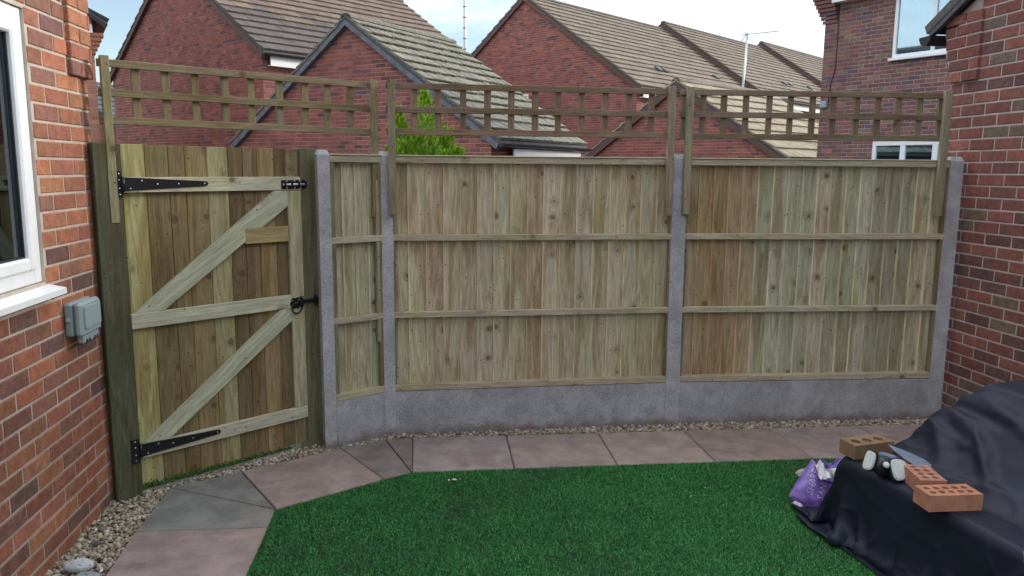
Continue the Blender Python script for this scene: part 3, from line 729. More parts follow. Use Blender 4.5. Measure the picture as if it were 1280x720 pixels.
MB().lathe([(0, 0), (.013, 0), (.011, .012), (.006, .016), (0, .016)], 12, M=Matrix.Translation((.905, -.029, .895)) @ Matrix.Rotation(math.pi / 2, 4, 'X')).build('boss', M_IRON, lt)
MB().tube([(.908 + .033 * math.sin(2 * math.pi * k / 20), -.036 - .004 * math.cos(2 * math.pi * k / 20), .868 + .033 * math.cos(2 * math.pi * k / 20)) for k in range(21)], .0048, 8, caps=False).build('ring', M_IRON, lt)
MB().bbox(.92, 1.052, -.035, -.025, .888, .912, .002).build('latch_bar', M_IRON, lt)
MB().bbox(.932, .952, -.037, -.0225, .868, .932, .002).build('guide', M_IRON, lt)
MB().bbox(1.036, 1.058, -.036, -.0125, .862, .930, .003).build('keep', M_IRON, lt)
for (sx, sz) in ((.943, .926), (.943, .873), (.885, .912), (.925, .912)): screw(lt, sx, sz, -.0372 if sx > .93 else -.0295, .003)
screw(lt, 1.048, .922, -.0362, .003); screw(lt, 1.048, .870, -.0362, .003)
# moss along the foot of the gate
def moss():
    P = []
    for _ in range(1500):
        s = RNG.uniform(0, .86) ; z = abs(RNG.normal(0, .012)) * (1.25 - s) + .022; y = RNG.uniform(-.006, .002)
        q = G0 + Vector((math.cos(GA_), math.sin(GA_), 0)) * s + Vector((math.sin(GA_), -math.cos(GA_), 0)) * (-y); P.append((q.x, q.y, z))
    return np.array(P)
M_MOSS = island('moss', [(.03, .07, .008), (.055, .12, .012), (.02, .045, .008), (.08, .15, .02)], .95)
tag(link('moss', scatter_pebbles('moss', moss(), .0042, M_MOSS)), 'bright green moss growing along the gate foot', 'moss', kind='stuff')

# ------------------------------------------------------------------ trellis panels
W_TR = wood('trellis_rail_wood', 'x', knots=.80, stain_amt=.5); W_TRZ = wood('trellis_batten_wood', 'z', knots=.82, stain_amt=.4)
def trellis(label, A, B, off, post1, post2, xs, x0, x1, c, pc, rails=(2.155, 2.020, 1.887), low1=1.395, low2=1.388, dz=(0, 0)):
    rz = frame_at(A, B); nrm = Vector((math.sin(rz), -math.cos(rz), 0)); t = thing('trellis', label, 'trellis', A + nrm * off, rz, 'trellis sections above the fence')
    for k, (p, lw) in enumerate(((post1, low1), (post2, low2))):
        MB().bbox(p[0], p[1], -.020, .012, lw, 2.186, .002).build('post', W_TRZ, t, jit(pc, .04))
    for z in rails:
        o = MB().bbox(0, x1 - x0, -.0165 + .018, .018, -.018, .018, .002).build('rail', W_TR, t, jit(c, .08)); o.location = (x0, .0125, z + random.uniform(-.002, .002)); o.rotation_euler = (random.uniform(-.02, .02), random.uniform(-.0015, .0015), 0)
    for x in xs:
        wv = random.uniform(.036, .042)
        o = MB().bbox(-wv / 2, wv / 2, .0, .017, 1.870, 2.173, .002).build('batten', W_TRZ, t, jit(c, .12)); o.location = (x, .031, 0); o.rotation_euler = (0, random.uniform(-.004, .004), 0)
    return t
TC = (.255, .185, .135); TP = (.30, .27, .19)
t1 = trellis('trellis section above the gate and narrow panel', Vector((-1.95, 3.75, 0)), POST[1], 0.0, (.008, .046), (1.455, 1.496), [.166 + .1475 * k for k in range(9)], .0, 1.50, (.235, .185, .115), (.30, .275, .175), low1=1.40, low2=1.38)
MB().bbox(1.466, 1.506, -.030, -.004, .612, 1.60, .002).build('post', W_TRZ, t1, jit((.36, .32, .21), .04))
trellis('middle trellis section above the wide tan fence panel', POST[1], POST[2], .058, (.030, .074), (1.758, 1.802), [.045] + [.190 + .1465 * k for k in range(11)] + [1.79], .02, 1.81, TC, TP)
trellis('right trellis section reaching the garage wall', POST[2], POST[3], .058, (.010, .056), (1.700, 1.748), [.008] + [.124 + .1445 * k for k in range(11)] + [1.71], -.02, 1.73, (.235, .19, .135), TP)

# ------------------------------------------------------------------ houses behind the fence
def roof_tile_mesh(w_, gauge, mat, th=.036, gap=.006):
    vs = []
    for (v, t0, t1) in ((-.0, .004, .004 + th + .012), (gauge + .06, -.022, .006)):
        for x in (-w_ / 2 + gap, w_ / 2 - gap): vs += [(x, v, t0), (x, v, t1)]
    return MB().add(vs, [(0, 1, 3, 2), (4, 6, 7, 5), (1, 5, 7, 3), (0, 2, 6, 4), (0, 4, 5, 1), (2, 3, 7, 6)]).mesh('roof_tile', mat)
def gable_house(name, label, cat, P, ang, W, Lh, ez, rz_, zbase=-.4, pal=PAL_F, tile=(.15, .12, .10), tmat=None, gauge=.345, tw=.33, obj_tiles=True, obj_bricks=0, verge=None, side_holes=(), front_holes=(), zvis=1.5, tile_fn=None, vw=.11, ridge_c=(.12, .10, .09), gutter=True, fascia=True, dz=0.0, eov=.16, tgap=.006):
    t = thing(name, label, cat, (P[0], P[1], dz), -R(ang)); tmat = tmat or M_TILE; verge = verge or M_VERGE
    pitch = math.atan2(rz_ - ez, W / 2); tp = math.tan(pitch)
    pent = [(-W, zbase), (0, zbase), (0, ez), (-W / 2, rz_), (-W, ez)]
    wall = MB().prism(pent, 0, Lh, 'y').build('wall', M_MORTAR_F, t)
    inside = lambda a, z: z + .03 < ez + min(-a, a + W) * tp
    fr = [r for r in courses(-W, 0, zvis, rz_, holes=front_holes, keep=None) if inside((r[0] + r[1]) / 2, r[3])]
    sd = courses(0, Lh, zvis, ez, holes=side_holes, corner=Lh)
    groups = [(sd, lambda a, o, z: (o, a, z)), ([(r[0], r[1], r[2], r[3]) for r in sd], lambda a, o, z: (-W - o, Lh - a, z))]
    if obj_bricks:
        fr.sort(key=lambda r: -r[0] + .3 * r[2]); brick_objs(wall, fr[:obj_bricks], M_BRICKOBJ, pal, .006); fr = fr[obj_bricks:]
    groups.append((fr, lambda a, o, z: (a, -o, z)))
    brick_joined('brickwork', wall, groups, M_BRICKFAR, pal)
    # roof deck and tiles
    ov = .09; deck = MB()
    for sg in (1, -1):
        ex = 0 + eov if sg > 0 else -W - eov; eZ = ez - eov * tp
        A = [(ex, eZ), (-W / 2, rz_), (-W / 2, rz_ + .05), (ex, eZ + .05)]
        deck.prism(A, -ov + .02, Lh + ov, 'y')
    roof = deck.build('roof', M_VERGE, t)
    sl_len = (W / 2 + eov) / math.cos(pitch); nrow = int(sl_len / gauge); g = sl_len / nrow; ncol = int((Lh + 2 * ov) / tw); tw2 = (Lh + 2 * ov) / ncol
    base = roof_tile_mesh(tw2, g, tmat, gap=tgap); halfm = roof_tile_mesh(tw2 / 2, g, tmat, gap=tgap); bv = np.array([v.co[:] for v in base.vertices]); V = []; F = []; C = []
    bf = [list(p.vertices) for p in base.polygons]
    for sg in (1, -1):
        u = Vector((0, 1, 0)) * sg; v = Vector((-sg * math.cos(pitch), 0, math.sin(pitch))); n = u.cross(v)
        ex = eov if sg > 0 else -W - eov
        for r in range(nrow):
            for k in range(ncol + (r % 2)):
                yy = -ov + (k + .5 - .5 * (r % 2)) * tw2; hf = 1.0
                if r % 2 and k in (0, ncol): yy += tw2 * (.25 if k == 0 else -.25); hf = .5
                o3 = Vector((ex, yy, ez - eov * tp + .05)) + v * (r * g + random.uniform(-.004, .004)) + n * (.012 + random.uniform(-.003, .004))
                cc = tile_fn(r / nrow, (yy + ov) / Lh) if tile_fn else jit(tile, .12, .03)
                if obj_tiles and sg > 0:
                    M = Matrix(((u.x, v.x, n.x, o3.x), (u.y, v.y, n.y, o3.y), (u.z, v.z, n.z, o3.z), (0, 0, 0, 1)))
                    q = link('roof_tile', base if hf == 1 else halfm, roof, M); q.color = (*cc, 1)
                else:
                    nb = len(V)
                    for p in bv: V.append(tuple(o3 + u * p[0] * hf + v * p[1] + n * p[2]))
                    for f in bf: F.append([nb + i for i in f]); C.append(cc)
    if V:
        q = link('roof_tiles', np_mesh('roof_tiles', np.array(V), np.array(F), M_TILE_A, np.array(C)), roof); q['kind'] = 'stuff'
    # ridge tiles
    nr = max(2, int((Lh + 2 * ov) / .45)); rl = (Lh + 2 * ov) / nr
    rp = [(.13 * math.cos(a), .13 * math.sin(a) * .75) for a in [math.pi * i / 6 for i in range(7)]]
    rm = MB().prism([(x, z) for x, z in rp] + [(.1 * math.cos(a), .07 * math.sin(a)) for a in [math.pi * i / 6 for i in range(7)]][::-1], .004, rl - .004, 'y').mesh('ridge_tile', tmat)
    for k in range(nr):
        q = link('ridge_tile', rm, roof); q.location = (-W / 2, -ov + k * rl, rz_ + .03); q.color = (*jit(ridge_c, .12), 1)
    # verges on both slopes of the near gable
    for sg in (1, -1):
        ex = eov if sg > 0 else -W - eov; eZ = ez - eov * tp
        poly = [(ex, eZ - .01), (-W / 2, rz_ - .01 - vw + vw), (-W / 2, rz_ - vw), (ex - sg * .05, eZ - .01 - vw * .8)]
        MB().prism(poly, -ov - .012, -.008, 'y').build('verge', verge, t)
    if gutter:
        gx = eov + .04; nseg = 8; gz = ez - eov * tp - .0
        po = [(gx + .06 * math.cos(math.pi + math.pi * i / nseg), gz + .06 * math.sin(math.pi + math.pi * i / nseg)) for i in range(nseg + 1)]
        MB().prism(po, -ov, Lh + ov, 'y').build('gutter', M_BLACKP, t)
    if fascia:
        MB().box(eov - .05, eov - .022, .12, Lh, ez - eov * tp - .26, ez - eov * tp + .03).build('fascia', M_WHITE, t)
        MB().box(.008, eov - .052, .12, Lh, ez - eov * tp - .26, ez - eov * tp - .24).build('soffit', M_WHITE, t)
    return t, wall
def small_window(t, plane, a0, a1, z0, z1, glassm=None, mull=True, dark=True):
    """white window; plane 'front' (y=0) or 'side' (x=0 facing +x)"""
    wn = link('window', None, t)
    if plane == 'side': wn.matrix_basis = Matrix.Rotation(math.pi / 2, 4, 'Z')
    mb = MB(); frame_bars(mb, a0, a1, z0, z1, -.03, .05, .06)
    if mull: mb.bbox((a0 + a1) / 2 - .03, (a0 + a1) / 2 + .03, -.028, .05, z0 + .06, z1 - .06)
    mb.build('frame', M_PVC, wn); MB().box(a0 + .05, a1 - .05, .0, .006, z0 + .05, z1 - .05).build('pane', glassm or M_GLASSB, wn)
    MB().bbox(a0 - .04, a1 + .04, -.09, .0, z0 - .05, z0 - .002, .004).build('sill', M_PVC, wn)
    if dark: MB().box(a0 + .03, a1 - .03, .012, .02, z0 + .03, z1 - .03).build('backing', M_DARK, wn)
    return wn

# A: house on the left
def tileA(r, y): return jit((.155, .115, .09) if r > .42 - .10 * y + random.uniform(-.05, .05) else (.098, .082, .076), .12, .03)  # darker lower courses: shadow of neighbouring houses put into the tile colour
SA = 18.0 / 17.5
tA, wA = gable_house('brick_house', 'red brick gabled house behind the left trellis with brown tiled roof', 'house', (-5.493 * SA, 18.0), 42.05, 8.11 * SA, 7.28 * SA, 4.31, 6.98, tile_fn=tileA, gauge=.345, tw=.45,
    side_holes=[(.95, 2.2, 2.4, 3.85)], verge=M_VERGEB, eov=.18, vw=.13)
small_window(tA, 'side', .98, 2.15, 2.5, 3.80)
# B: garage with mossy tiles
tB, wB = gable_house('gabled_garage', 'red brick garage with mossy grey tiled roof behind the fence', 'garage', (-.36, 13.1), 31.1, 6.2, 3.15, 2.225, 4.33, tile=(.175, .168, .14), tmat=M_TILE_MOSS, gauge=.30, tw=.30, tgap=.012,
    obj_bricks=300, verge=M_LEAD, vw=.10, ridge_c=(.16, .155, .13), eov=.2, fascia=False)
MB().box(.15, .18, .45, 3.0, 1.45, 2.015).build('fascia', M_WHITE, tB)
gzB = 2.225 - .2 * math.tan(math.atan2(4.33 - 2.225, 3.1))
MB().prism([(-6.2 - .24 + .06 * math.cos(math.pi + math.pi * i / 8), gzB + .06 * math.sin(math.pi + math.pi * i / 8)) for i in range(9)], -.09, 3.2, 'y').build('gutter', M_BLACKP, tB)
# moss lining the tile edges of the garage
def tile_moss():
    P = []; W, Lh, ez, rz_ = 6.2, 3.15, 2.225, 4.33; pt = math.atan2(rz_ - ez, W / 2); sl_ = (W / 2 + .2) / math.cos(pt); nrow = int(sl_ / .30); g = sl_ / nrow; a = -R(31.1)
    for r in range(1, nrow):
        for _ in range(260):
            y = RNG.uniform(-.05, Lh + .05)
            if mnoise.noise(Vector((y * 1.9, r * 3.3, 0))) < -.12: continue
            s = r * g - .004 + RNG.normal(0, .006)
            x = .2 - s * math.cos(pt) + .05 * math.sin(pt); z = ez - .2 * math.tan(pt) + .05 + s * math.sin(pt) + .022
            P.append((-.36 + x * math.cos(a) - y * math.sin(a), 13.1 + x * math.sin(a) + y * math.cos(a), z + RNG.uniform(-.006, .012)))
    return np.array(P)
tag(link('moss', scatter_pebbles('roof_moss', tile_moss(), .014, island('roof_moss', [(.02, .022, .008), (.04, .045, .012), (.10, .115, .03), (.025, .022, .015)], .95))), 'olive moss tufts along the tile edges of the garage roof', 'moss', kind='stuff')
# C: terrace of three
TCOL = (.18, .148, .115)
PC = Vector((3.793, 24.5, 0)); eC = Vector((math.sin(R(43)), math.cos(R(43)), 0))
lab = ['large red brick end terrace gable in the centre background', 'middle terraced house with raised tiled roof and brown verge', 'far terraced house with tiled roof at the end of the row']
dists = [0, 8.75, 17.9]; lens = [8.6, 9.0, 12.0]; dzs = [0, .28, .56]
for k in range(3):
    p = PC + eC * dists[k]
    th, wl_ = gable_house('terraced_house', lab[k], 'house', (p.x, p.y), 43.0, 9.36, lens[k], 4.29, 7.50, tile=TCOL, gauge=.345, tw=.42, obj_tiles=False, verge=M_VERGEB, dz=dzs[k], vw=.2 if k else .14, eov=.2,
        side_holes=[(1.5, 2.7, 2.4, 3.85)] if k == 0 else [(2.2, 3.4, 2.3, 3.8)], front_holes=[(-5.0, -4.46, 3.72, 4.25)] if k == 0 else ())
    th['group'] = 'terraced houses behind the fence'
    small_window(th, 'side', *((1.53, 2.67) if k == 0 else (2.23, 3.37)), 2.5, 3.8)
    if k == 0:
        small_window(th, 'front', -4.99, -4.47, 3.78, 4.24, mull=False)
    # roof vent tiles
    pt = math.atan2(3.21, 4.68)
    for (yy, sx) in ([(2.6, 1.15), (3.0, 1.15)] if k == 0 else [(4.1, 1.3), (4.6, 1.3)]) + ([(6.9, 1.35)] if k < 2 else []):
        M = Matrix.Translation((.2 - sx, yy, 4.29 - .2 * math.tan(pt) + sx * math.tan(pt) + .09)) @ Matrix.Rotation(pt, 4, 'Y')
        MB().bbox(-.11, .13, -.13, .13, 0, .085, .02).build('roof_vent', M_VERGE, th, M=M)
# D: small gabled garage
tD, wD = gable_house('gabled_garage', 'small red brick garage with pale tiled roof between terrace and right house', 'garage', (6.02, 17.6), 46.0, 5.7, 4.6, 2.02, 3.80, tile=(.31, .27, .195), tmat=M_TILE, gauge=.37, tw=.36, obj_tiles=True, verge=M_VERGEB, vw=.16, ridge_c=(.20, .17, .14), eov=.2, fascia=False)
# G: house beyond the passage on the far left; H: a little house further off
tG, wG = gable_house('brick_house', 'dark roofed brick house corner beside the left wall', 'house', (-7.33, 14.0), -31.0, 6.5, 7.0, 4.26, 6.3, tile=(.05, .052, .06), obj_tiles=False, verge=M_BLACKP, eov=.24, vw=.04, pal=[((.36, .17, .11), 5), ((.30, .14, .10), 3)], gutter=False, fascia=False)
for k in range(5):
    MB().bbox(-.1, .03 + .035 * k, -.03, .2, 3.60 + .075 * k, 3.665 + .075 * k, .004).build('corbel_brick', M_BRICKOBJ, tG, jit((.33, .14, .09), .1))
MB().bbox(-.9, .0, -.03, -.008, 3.92, 4.10, .004).build('fascia', M_WHITE, tG)
gable_house('brick_house', 'distant house with slate blue roof low at far left', 'house', (-14.2, 30.0), 10.0, 7.0, 7.0, 2.6, 5.0, tile=(.07, .085, .11), obj_tiles=False, zvis=1.2)

# E: tall house at the right
aE = R(33); PE = Vector((6.175, 16.0, 0)); rzE = math.atan2(-math.cos(aE), math.sin(aE))
hE = thing('brick_house', 'two storey brick house at the right with white bedroom window', 'house', PE, rzE)
WE = (1.47, 2.95, 3.74, 4.86); DE = (1.20, 3.0, -.1, 2.235)
mb = MB(); Lw = 9.5
for (a, b, z0, z1) in ((0, Lw, 4.86, 5.1), (0, 1.47, 2.235, 4.86), (2.95, Lw, 2.235, 4.86), (1.47, 2.95, 2.235, 3.74), (0, 1.2, -.4, 2.235), (3.0, Lw, -.4, 2.235)): mb.box(a, b, 0, .3, z0, z1)
mb.prism([(.3, -.4), (8.0, -.4), (8.0, 5.1), (4.0, 8.0), (.3, 5.1)], 0, .3, 'x', 1); mb.prism([(.3, -.4), (8.0, -.4), (8.0, 5.1), (4.0, 8.0), (.3, 5.1)], Lw - .3, Lw, 'x', 1); mb.box(.3, Lw - .3, 7.7, 8.0, -.4, 5.1, 1)
wallE = mb.build('wall', [M_MORTAR_R, M_CORE], hE)
rE = mirror_e = [(-b, -a, z0, z1) for a, b, z0, z1 in courses(-Lw, 0, 1.2, 5.05, holes=[(-WE[1], -WE[0], WE[2] - .045, WE[3]), (-DE[1], -DE[0], DE[2], DE[3])], corner=0, zj=.02)]
vis = [r for r in rE if r[0] < 2.75 and r[2] > 1.95]; vis.sort(key=lambda r: -r[0]); rest = vis[300:] + [r for r in rE if not (r[0] < 2.75 and r[2] > 1.95)]
brick_objs(wallE, vis[:300], M_BRICKOBJ, PAL_E, .006)
brick_joined('brickwork', wallE, [(rest, lambda a, o, z: (a, -o, z)), (courses(.3, 8.0, 1.2, 5.05, corner=8.0, zj=.02), lambda a, o, z: (-o, a, z))], M_BRICKFAR, PAL_E)
mb = MB()
for sg in (1, -1):
    ea, eb = (4.0 - sg * 4.28, 5.32 - .28 * .7), (4.0, 8.12); mb.prism([ea, eb, (eb[0], eb[1] + .08), (ea[0], ea[1] + .08)], -.02, Lw + .1, 'x')
mb.build('roof', plain('right_house_roof', (.12, .10, .095), .85, var=.2), hE)
MB().box(.25, Lw, -.20, -.17, 4.90, 5.12).build('fascia', M_WHITE, hE); MB().box(.25, Lw, -.17, -.008, 4.90, 4.92).build('soffit', M_WHITE, hE)
for k in range(7):
    MB().bbox(-.05 - .028 * k, .27, -.03 - .022 * k, -.007, 4.55 + .075 * k, 4.615 + .075 * k, .004).build('corbel_brick', M_BRICKOBJ, hE, pick(PAL_E))
wn = small_window(hE, 'front', WE[0], WE[1], WE[2], WE[3], dark=False)
mb = MB()
for k in range(12):
    xx = WE[0] + .08 + k * .118; mb.box(xx, xx + .095, .075, .078, WE[2] + .06, WE[3] - .04)
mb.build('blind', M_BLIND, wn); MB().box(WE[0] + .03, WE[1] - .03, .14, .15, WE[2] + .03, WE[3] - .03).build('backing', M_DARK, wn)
dn = link('patio_door', None, hE); mb = MB(); frame_bars(mb, DE[0], DE[1], DE[2], DE[3], .0, .06, .075)
for xx in (DE[0] + .60, DE[0] + 1.2): mb.bbox(xx - .05, xx + .05, .002, .058, DE[2] + .075, DE[3] - .075, .004)
mb.build('frame', M_PVC, dn); MB().box(DE[0] + .06, DE[1] - .06, .03, .036, DE[2] + .06, DE[3] - .06).build('pane', M_GLASSB, dn); MB().box(DE[0] + .03, DE[1] - .03, .2, .21, DE[2], DE[3] - .03).build('backing', M_CURT, dn)
MB().bbox(.05, .19, -.09, -.008, 2.93, 3.06, .01).build('alarm_box', M_SOCK2, hE)
MB().tube([(.19, -.014, 3.05), (.22, -.014, 3.4), (.30, -.014, 3.65), (.30, -.014, 4.9)], .008, 6).build('cable', M_BLACKP, hE)

# ------------------------------------------------------------------ masts
mb = MB().tube([(0, 0, 0), (0, 0, 12)], .055, 8)
mast = mb.build('radio_mast', M_GALV); mast.location = (-1.83, 30.0, -.06); tag(mast, 'thin grey mast rising into the sky between the roofs', 'mast')
for k in range(18): MB().tube([(0, 0, 5 + k * .38), (0, 0, 5.03 + k * .38)], .068, 8).build('band', M_VERGE, mast)
ae = thing('television_aerial', 'pale television aerial on a pole above the terrace roofs', 'aerial', (6.90, 24.0, -.06))
MB().tube([(0, 0, 0), (0, 0, 4.2), (.06, 0, 5.80)], .032, 8).build('pole', M_GALV, ae)
MB().tube([(-.12, 0, 5.74), (.95, -.1, 5.84)], .014, 6).build('boom', M_GALV, ae)
for k in range(10): xx = .06 + k * .095; MB().tube([(xx, -.14 - .1 * (xx + .12), 5.757 + .0935 * xx), (xx, .14 - .1 * (xx + .12), 5.757 + .0935 * xx)], .006, 5).build('director', M_GALV, ae)
MB().tube([(-.10, 0, 5.55), (-.0, 0, 5.74), (.05, 0, 5.98)], .014, 6).build('reflector', M_GALV, ae)
MB().tube([(-.10, 0, 5.93), (.02, 0, 5.74), (.10, 0, 5.60)], .012, 6).build('reflector', M_GALV, ae)

# ------------------------------------------------------------------ conifer
def conifer():
    t = thing('conifer', 'bright green conifer showing above the fence behind the middle trellis', 'conifer', (-1.05, 9.5, -.06))
    mb = MB(); mb.tube([(0, 0, 0), (.02, 0, .6), (0, .01, 1.4), (.01, 0, 2.2)], [.07, .055, .035, .008], 8)
    for k in range(14):
        a = k * 2.4; z = .3 + k * .11; mb.tube([(0, 0, z), (.18 * math.cos(a), .18 * math.sin(a), z + .22)], [.015, .004], 5)
    mb.build('trunk', plain('conifer_bark', (.09, .06, .04), .95), t)
    V = []; F = []; n = 0
    spires = [(.0, -.05, 2.60, .36), (-.33, .02, 2.42, .30), (.27, -.03, 2.18, .25), (-.06, -.22, 2.2, .26), (.12, .22, 2.32, .27), (-.2, .2, 2.1, .25), (-.42, -.08, 1.95, .18), (.40, .05, 1.95, .16), (.22, -.24, 1.9, .2), (-.26, -.24, 2.0, .22)]
    for (sx, sy, h, r) in spires:
        for _ in range(2300):
            u = RNG.random() ** .8; z = .25 + (h - .25) * u; rad = r * (1 - u) ** .62 * (.45 + .62 * RNG.random() ** .5) * (1 + .25 * math.sin(z * 17 + sx * 31)); a = RNG.uniform(0, 6.283)
            c = Vector((sx + rad * math.cos(a), sy + rad * math.sin(a), z))
            d = Vector((math.cos(a) * .55 + RNG.normal(0, .2), math.sin(a) * .55 + RNG.normal(0, .2), 1.0)).normalized(); ln = RNG.uniform(.05, .11)
            s = d.cross(Vector((RNG.normal(), RNG.normal(), RNG.normal()))).normalized(); wv = RNG.uniform(.008, .018)
            V += [c - s * wv * .5, c + d * ln * .55 - s * wv, c + d * ln, c + d * ln * .55 + s * wv]
            F.append((n, n + 1, n + 2, n + 3)); n += 4
    o = link('crown', np_mesh('crown', np.array([tuple(v) for v in V]), np.array(F), island('conifer_leaf', [(.16, .32, .03), (.26, .46, .04), (.36, .56, .06), (.14, .27, .03), (.52, .65, .10)], .6, .2, trans=.4)), t)
conifer()

# ------------------------------------------------------------------ tarpaulin draped over garden furniture
OX, OA = Vector((1.50, 3.44, 0)), R(15)
def loc2w(p): return (OX.x + p[0] * math.cos(OA) - p[1] * math.sin(OA), OX.y + p[0] * math.sin(OA) + p[1] * math.cos(OA), p[2])
def drape():
    sp = .026; SL = 1.035
    prof = np.array([(-.04, .085), (-.03, .24), (-.02, .395), (.28, .395), (.42, .50), (.585, .735), (1.17, .74), (1.20, .10)])
    seg = np.r_[0, np.cumsum(np.hypot(*np.diff(prof, axis=0).T))]; tot = seg[-1] * SL; y0, y1 = -2.05, .36
    nx, ny = int(tot / sp) + 1, int((y1 - y0) * 1.02 / sp) + 1
    us = np.arange(nx) * sp / SL; ys = y0 + np.arange(ny) * sp / 1.02
    gx, gy = np.meshgrid(us, ys, indexing='ij'); rng = np.random.default_rng(5)
    X = np.interp(gx, seg, prof[:, 0]); Z = np.interp(gx, seg, prof[:, 1])
    P = np.stack([X, gy, Z + .02], -1); P += rng.normal(0, .003, P.shape)
    P[..., 2] += .012 * np.sin(gy * 15 + gx * 6) + .01 * np.sin(gx * 19 - gy * 8)
    P[..., 0] -= .02 * (1 + np.sin(gy * 17)) * (gx < .4)
    Vv = np.zeros_like(P)
    boxes = [((.0, 1.15), (-1.7, .0), (0, .375)), ((.60, 1.15), (-1.65, -.16), (0, .715)), ((.28, .70), (-1.60, -.04), (0, .425)), ((.36, .70), (-1.60, -.07), (0, .50)), ((.44, .70), (-1.62, -.10), (0, .58)), ((.52, .70), (-1.64, -.13), (0, .655))]
    r = .02
    def collide(P, O):
        z = P[..., 2]; low = z < .012
        P[..., 2] = np.where(low, .012, z)
        fr = low
        for (bx, by, bz) in boxes:
            c = np.array([(b[0] + b[1]) / 2 for b in (bx, by, bz)]); h = np.array([(b[1] - b[0]) / 2 for b in (bx, by, bz)])
            q = P - c; a = np.abs(q) - (h - r); out = np.maximum(a, 0); d = np.linalg.norm(out, axis=-1) + np.minimum(a.max(-1), 0) - r - .006
            hit = d < 0
            if hit.any():
                n = np.where(out > 0, out, 0) * np.sign(q); nl = np.linalg.norm(n, axis=-1, keepdims=True)
                ax = a.copy(); ax[..., 2] = ax[..., 2] + .05; am = ax.argmax(-1)
                nn = np.zeros_like(P); np.put_along_axis(nn, am[..., None], 1.0, -1); nn *= np.sign(q)
                nrm = np.where(nl > 1e-6, n / np.maximum(nl, 1e-6), nn)
                P[hit] -= (nrm * d[..., None])[hit]; fr = fr | hit
        return fr
    H = [((slice(s, nx - 1, 2), slice(None)), (slice(s + 1, nx, 2), slice(None)), sp) for s in (0, 1)]
    H += [((slice(None), slice(s, ny - 1, 2)), (slice(None), slice(s + 1, ny, 2)), sp) for s in (0, 1)]
    D = []
    for s in (0, 1):
        D.append(((slice(s, nx - 1, 2), slice(0, ny - 1)), (slice(s + 1, nx, 2), slice(1, ny)), sp * 1.41421))
        D.append(((slice(s, nx - 1, 2), slice(1, ny)), (slice(s + 1, nx, 2), slice(0, ny - 1)), sp * 1.41421))
    B = []
    for s in range(4):
        B.append(((slice(s, nx - 2, 4), slice(None)), (slice(s + 2, nx, 4), slice(None)), sp * 2)); B.append(((slice(None), slice(s, ny - 2, 4)), (slice(None), slice(s + 2, ny, 4)), sp * 2))
    def solve(a, b, L, k):
        A_ = P[a]; n0 = min(A_.shape[0], P[b].shape[0]); n1 = min(A_.shape[1], P[b].shape[1])
        va = P[a][:n0, :n1]; vb = P[b][:n0, :n1]; d = vb - va; ln = np.linalg.norm(d, axis=-1, keepdims=True) + 1e-9
        cdx = d * ((ln - L) / ln * .5 * k); va += cdx; vb -= cdx
    dt = .02
    for it in range(130):
        O = P.copy(); Vv[..., 2] -= 9.8 * dt; Vv *= .97; P += Vv * dt
        for _ in range(7):
            for a, b, L_ in H: solve(a, b, L_, 1.0)
            for a, b, L_ in D: solve(a, b, L_, .35)
            for a, b, L_ in B: solve(a, b, L_, .08)
            fr = collide(P, O)
            P[fr, :2] = O[fr, :2] + .55 * (P[fr, :2] - O[fr, :2])
        Vv = (P - O) / dt; Vv[fr] *= .4
    idx = np.arange(nx * ny).reshape(nx, ny)
    F = np.stack([idx[:-1, :-1], idx[1:, :-1], idx[1:, 1:], idx[:-1, 1:]], -1).reshape(-1, 4)
    def up2(A):
        B_ = np.zeros((2 * A.shape[0] - 1,) + A.shape[1:]); B_[::2] = A; B_[1::2] = (A[:-1] + A[1:]) / 2; A = B_
        B_ = np.zeros((A.shape[0], 2 * A.shape[1] - 1) + A.shape[2:]); B_[:, ::2] = A; B_[:, 1::2] = (A[:, :-1] + A[:, 1:]) / 2; return B_
    P, gx, gy = up2(P), up2(gx), up2(gy); nx, ny = gx.shape
    for _ in range(2): P[1:-1, 1:-1] = .5 * P[1:-1, 1:-1] + .125 * (P[:-2, 1:-1] + P[2:, 1:-1] + P[1:-1, :-2] + P[1:-1, 2:])
    idx = np.arange(nx * ny).reshape(nx, ny); F = np.stack([idx[:-1, :-1], idx[1:, :-1], idx[1:, 1:], idx[:-1, 1:]], -1).reshape(-1, 4)
    cut = ((gx / .34) + ((y1 - gy) / .34) < 1)[:-1, :-1].reshape(-1); F = F[~cut]
    # creases left from the sheet having been folded and crumpled
    dx = np.gradient(P, axis=0); dy = np.gradient(P, axis=1); nr = np.cross(dx, dy); nr /= np.linalg.norm(nr, axis=-1, keepdims=True) + 1e-9
    def crease(x0, y0, x1, y1, amp, wd):
        d = np.array([x1 - x0, y1 - y0]); ln = np.hypot(*d); d /= ln; wd *= .72
        tt = (gx - x0) * d[0] + (gy - y0) * d[1]; pp = -(gx - x0) * d[1] + (gy - y0) * d[0] + .02 * np.sin(tt * 9 + x0 * 7)
        f = np.clip(1 - np.abs(pp) / wd, 0, 1) ** 1.15 * np.clip(np.minimum(tt / (.22 * ln), (ln - tt) / (.3 * ln)), 0, 1)
        return amp * f
    h = np.zeros_like(gx)
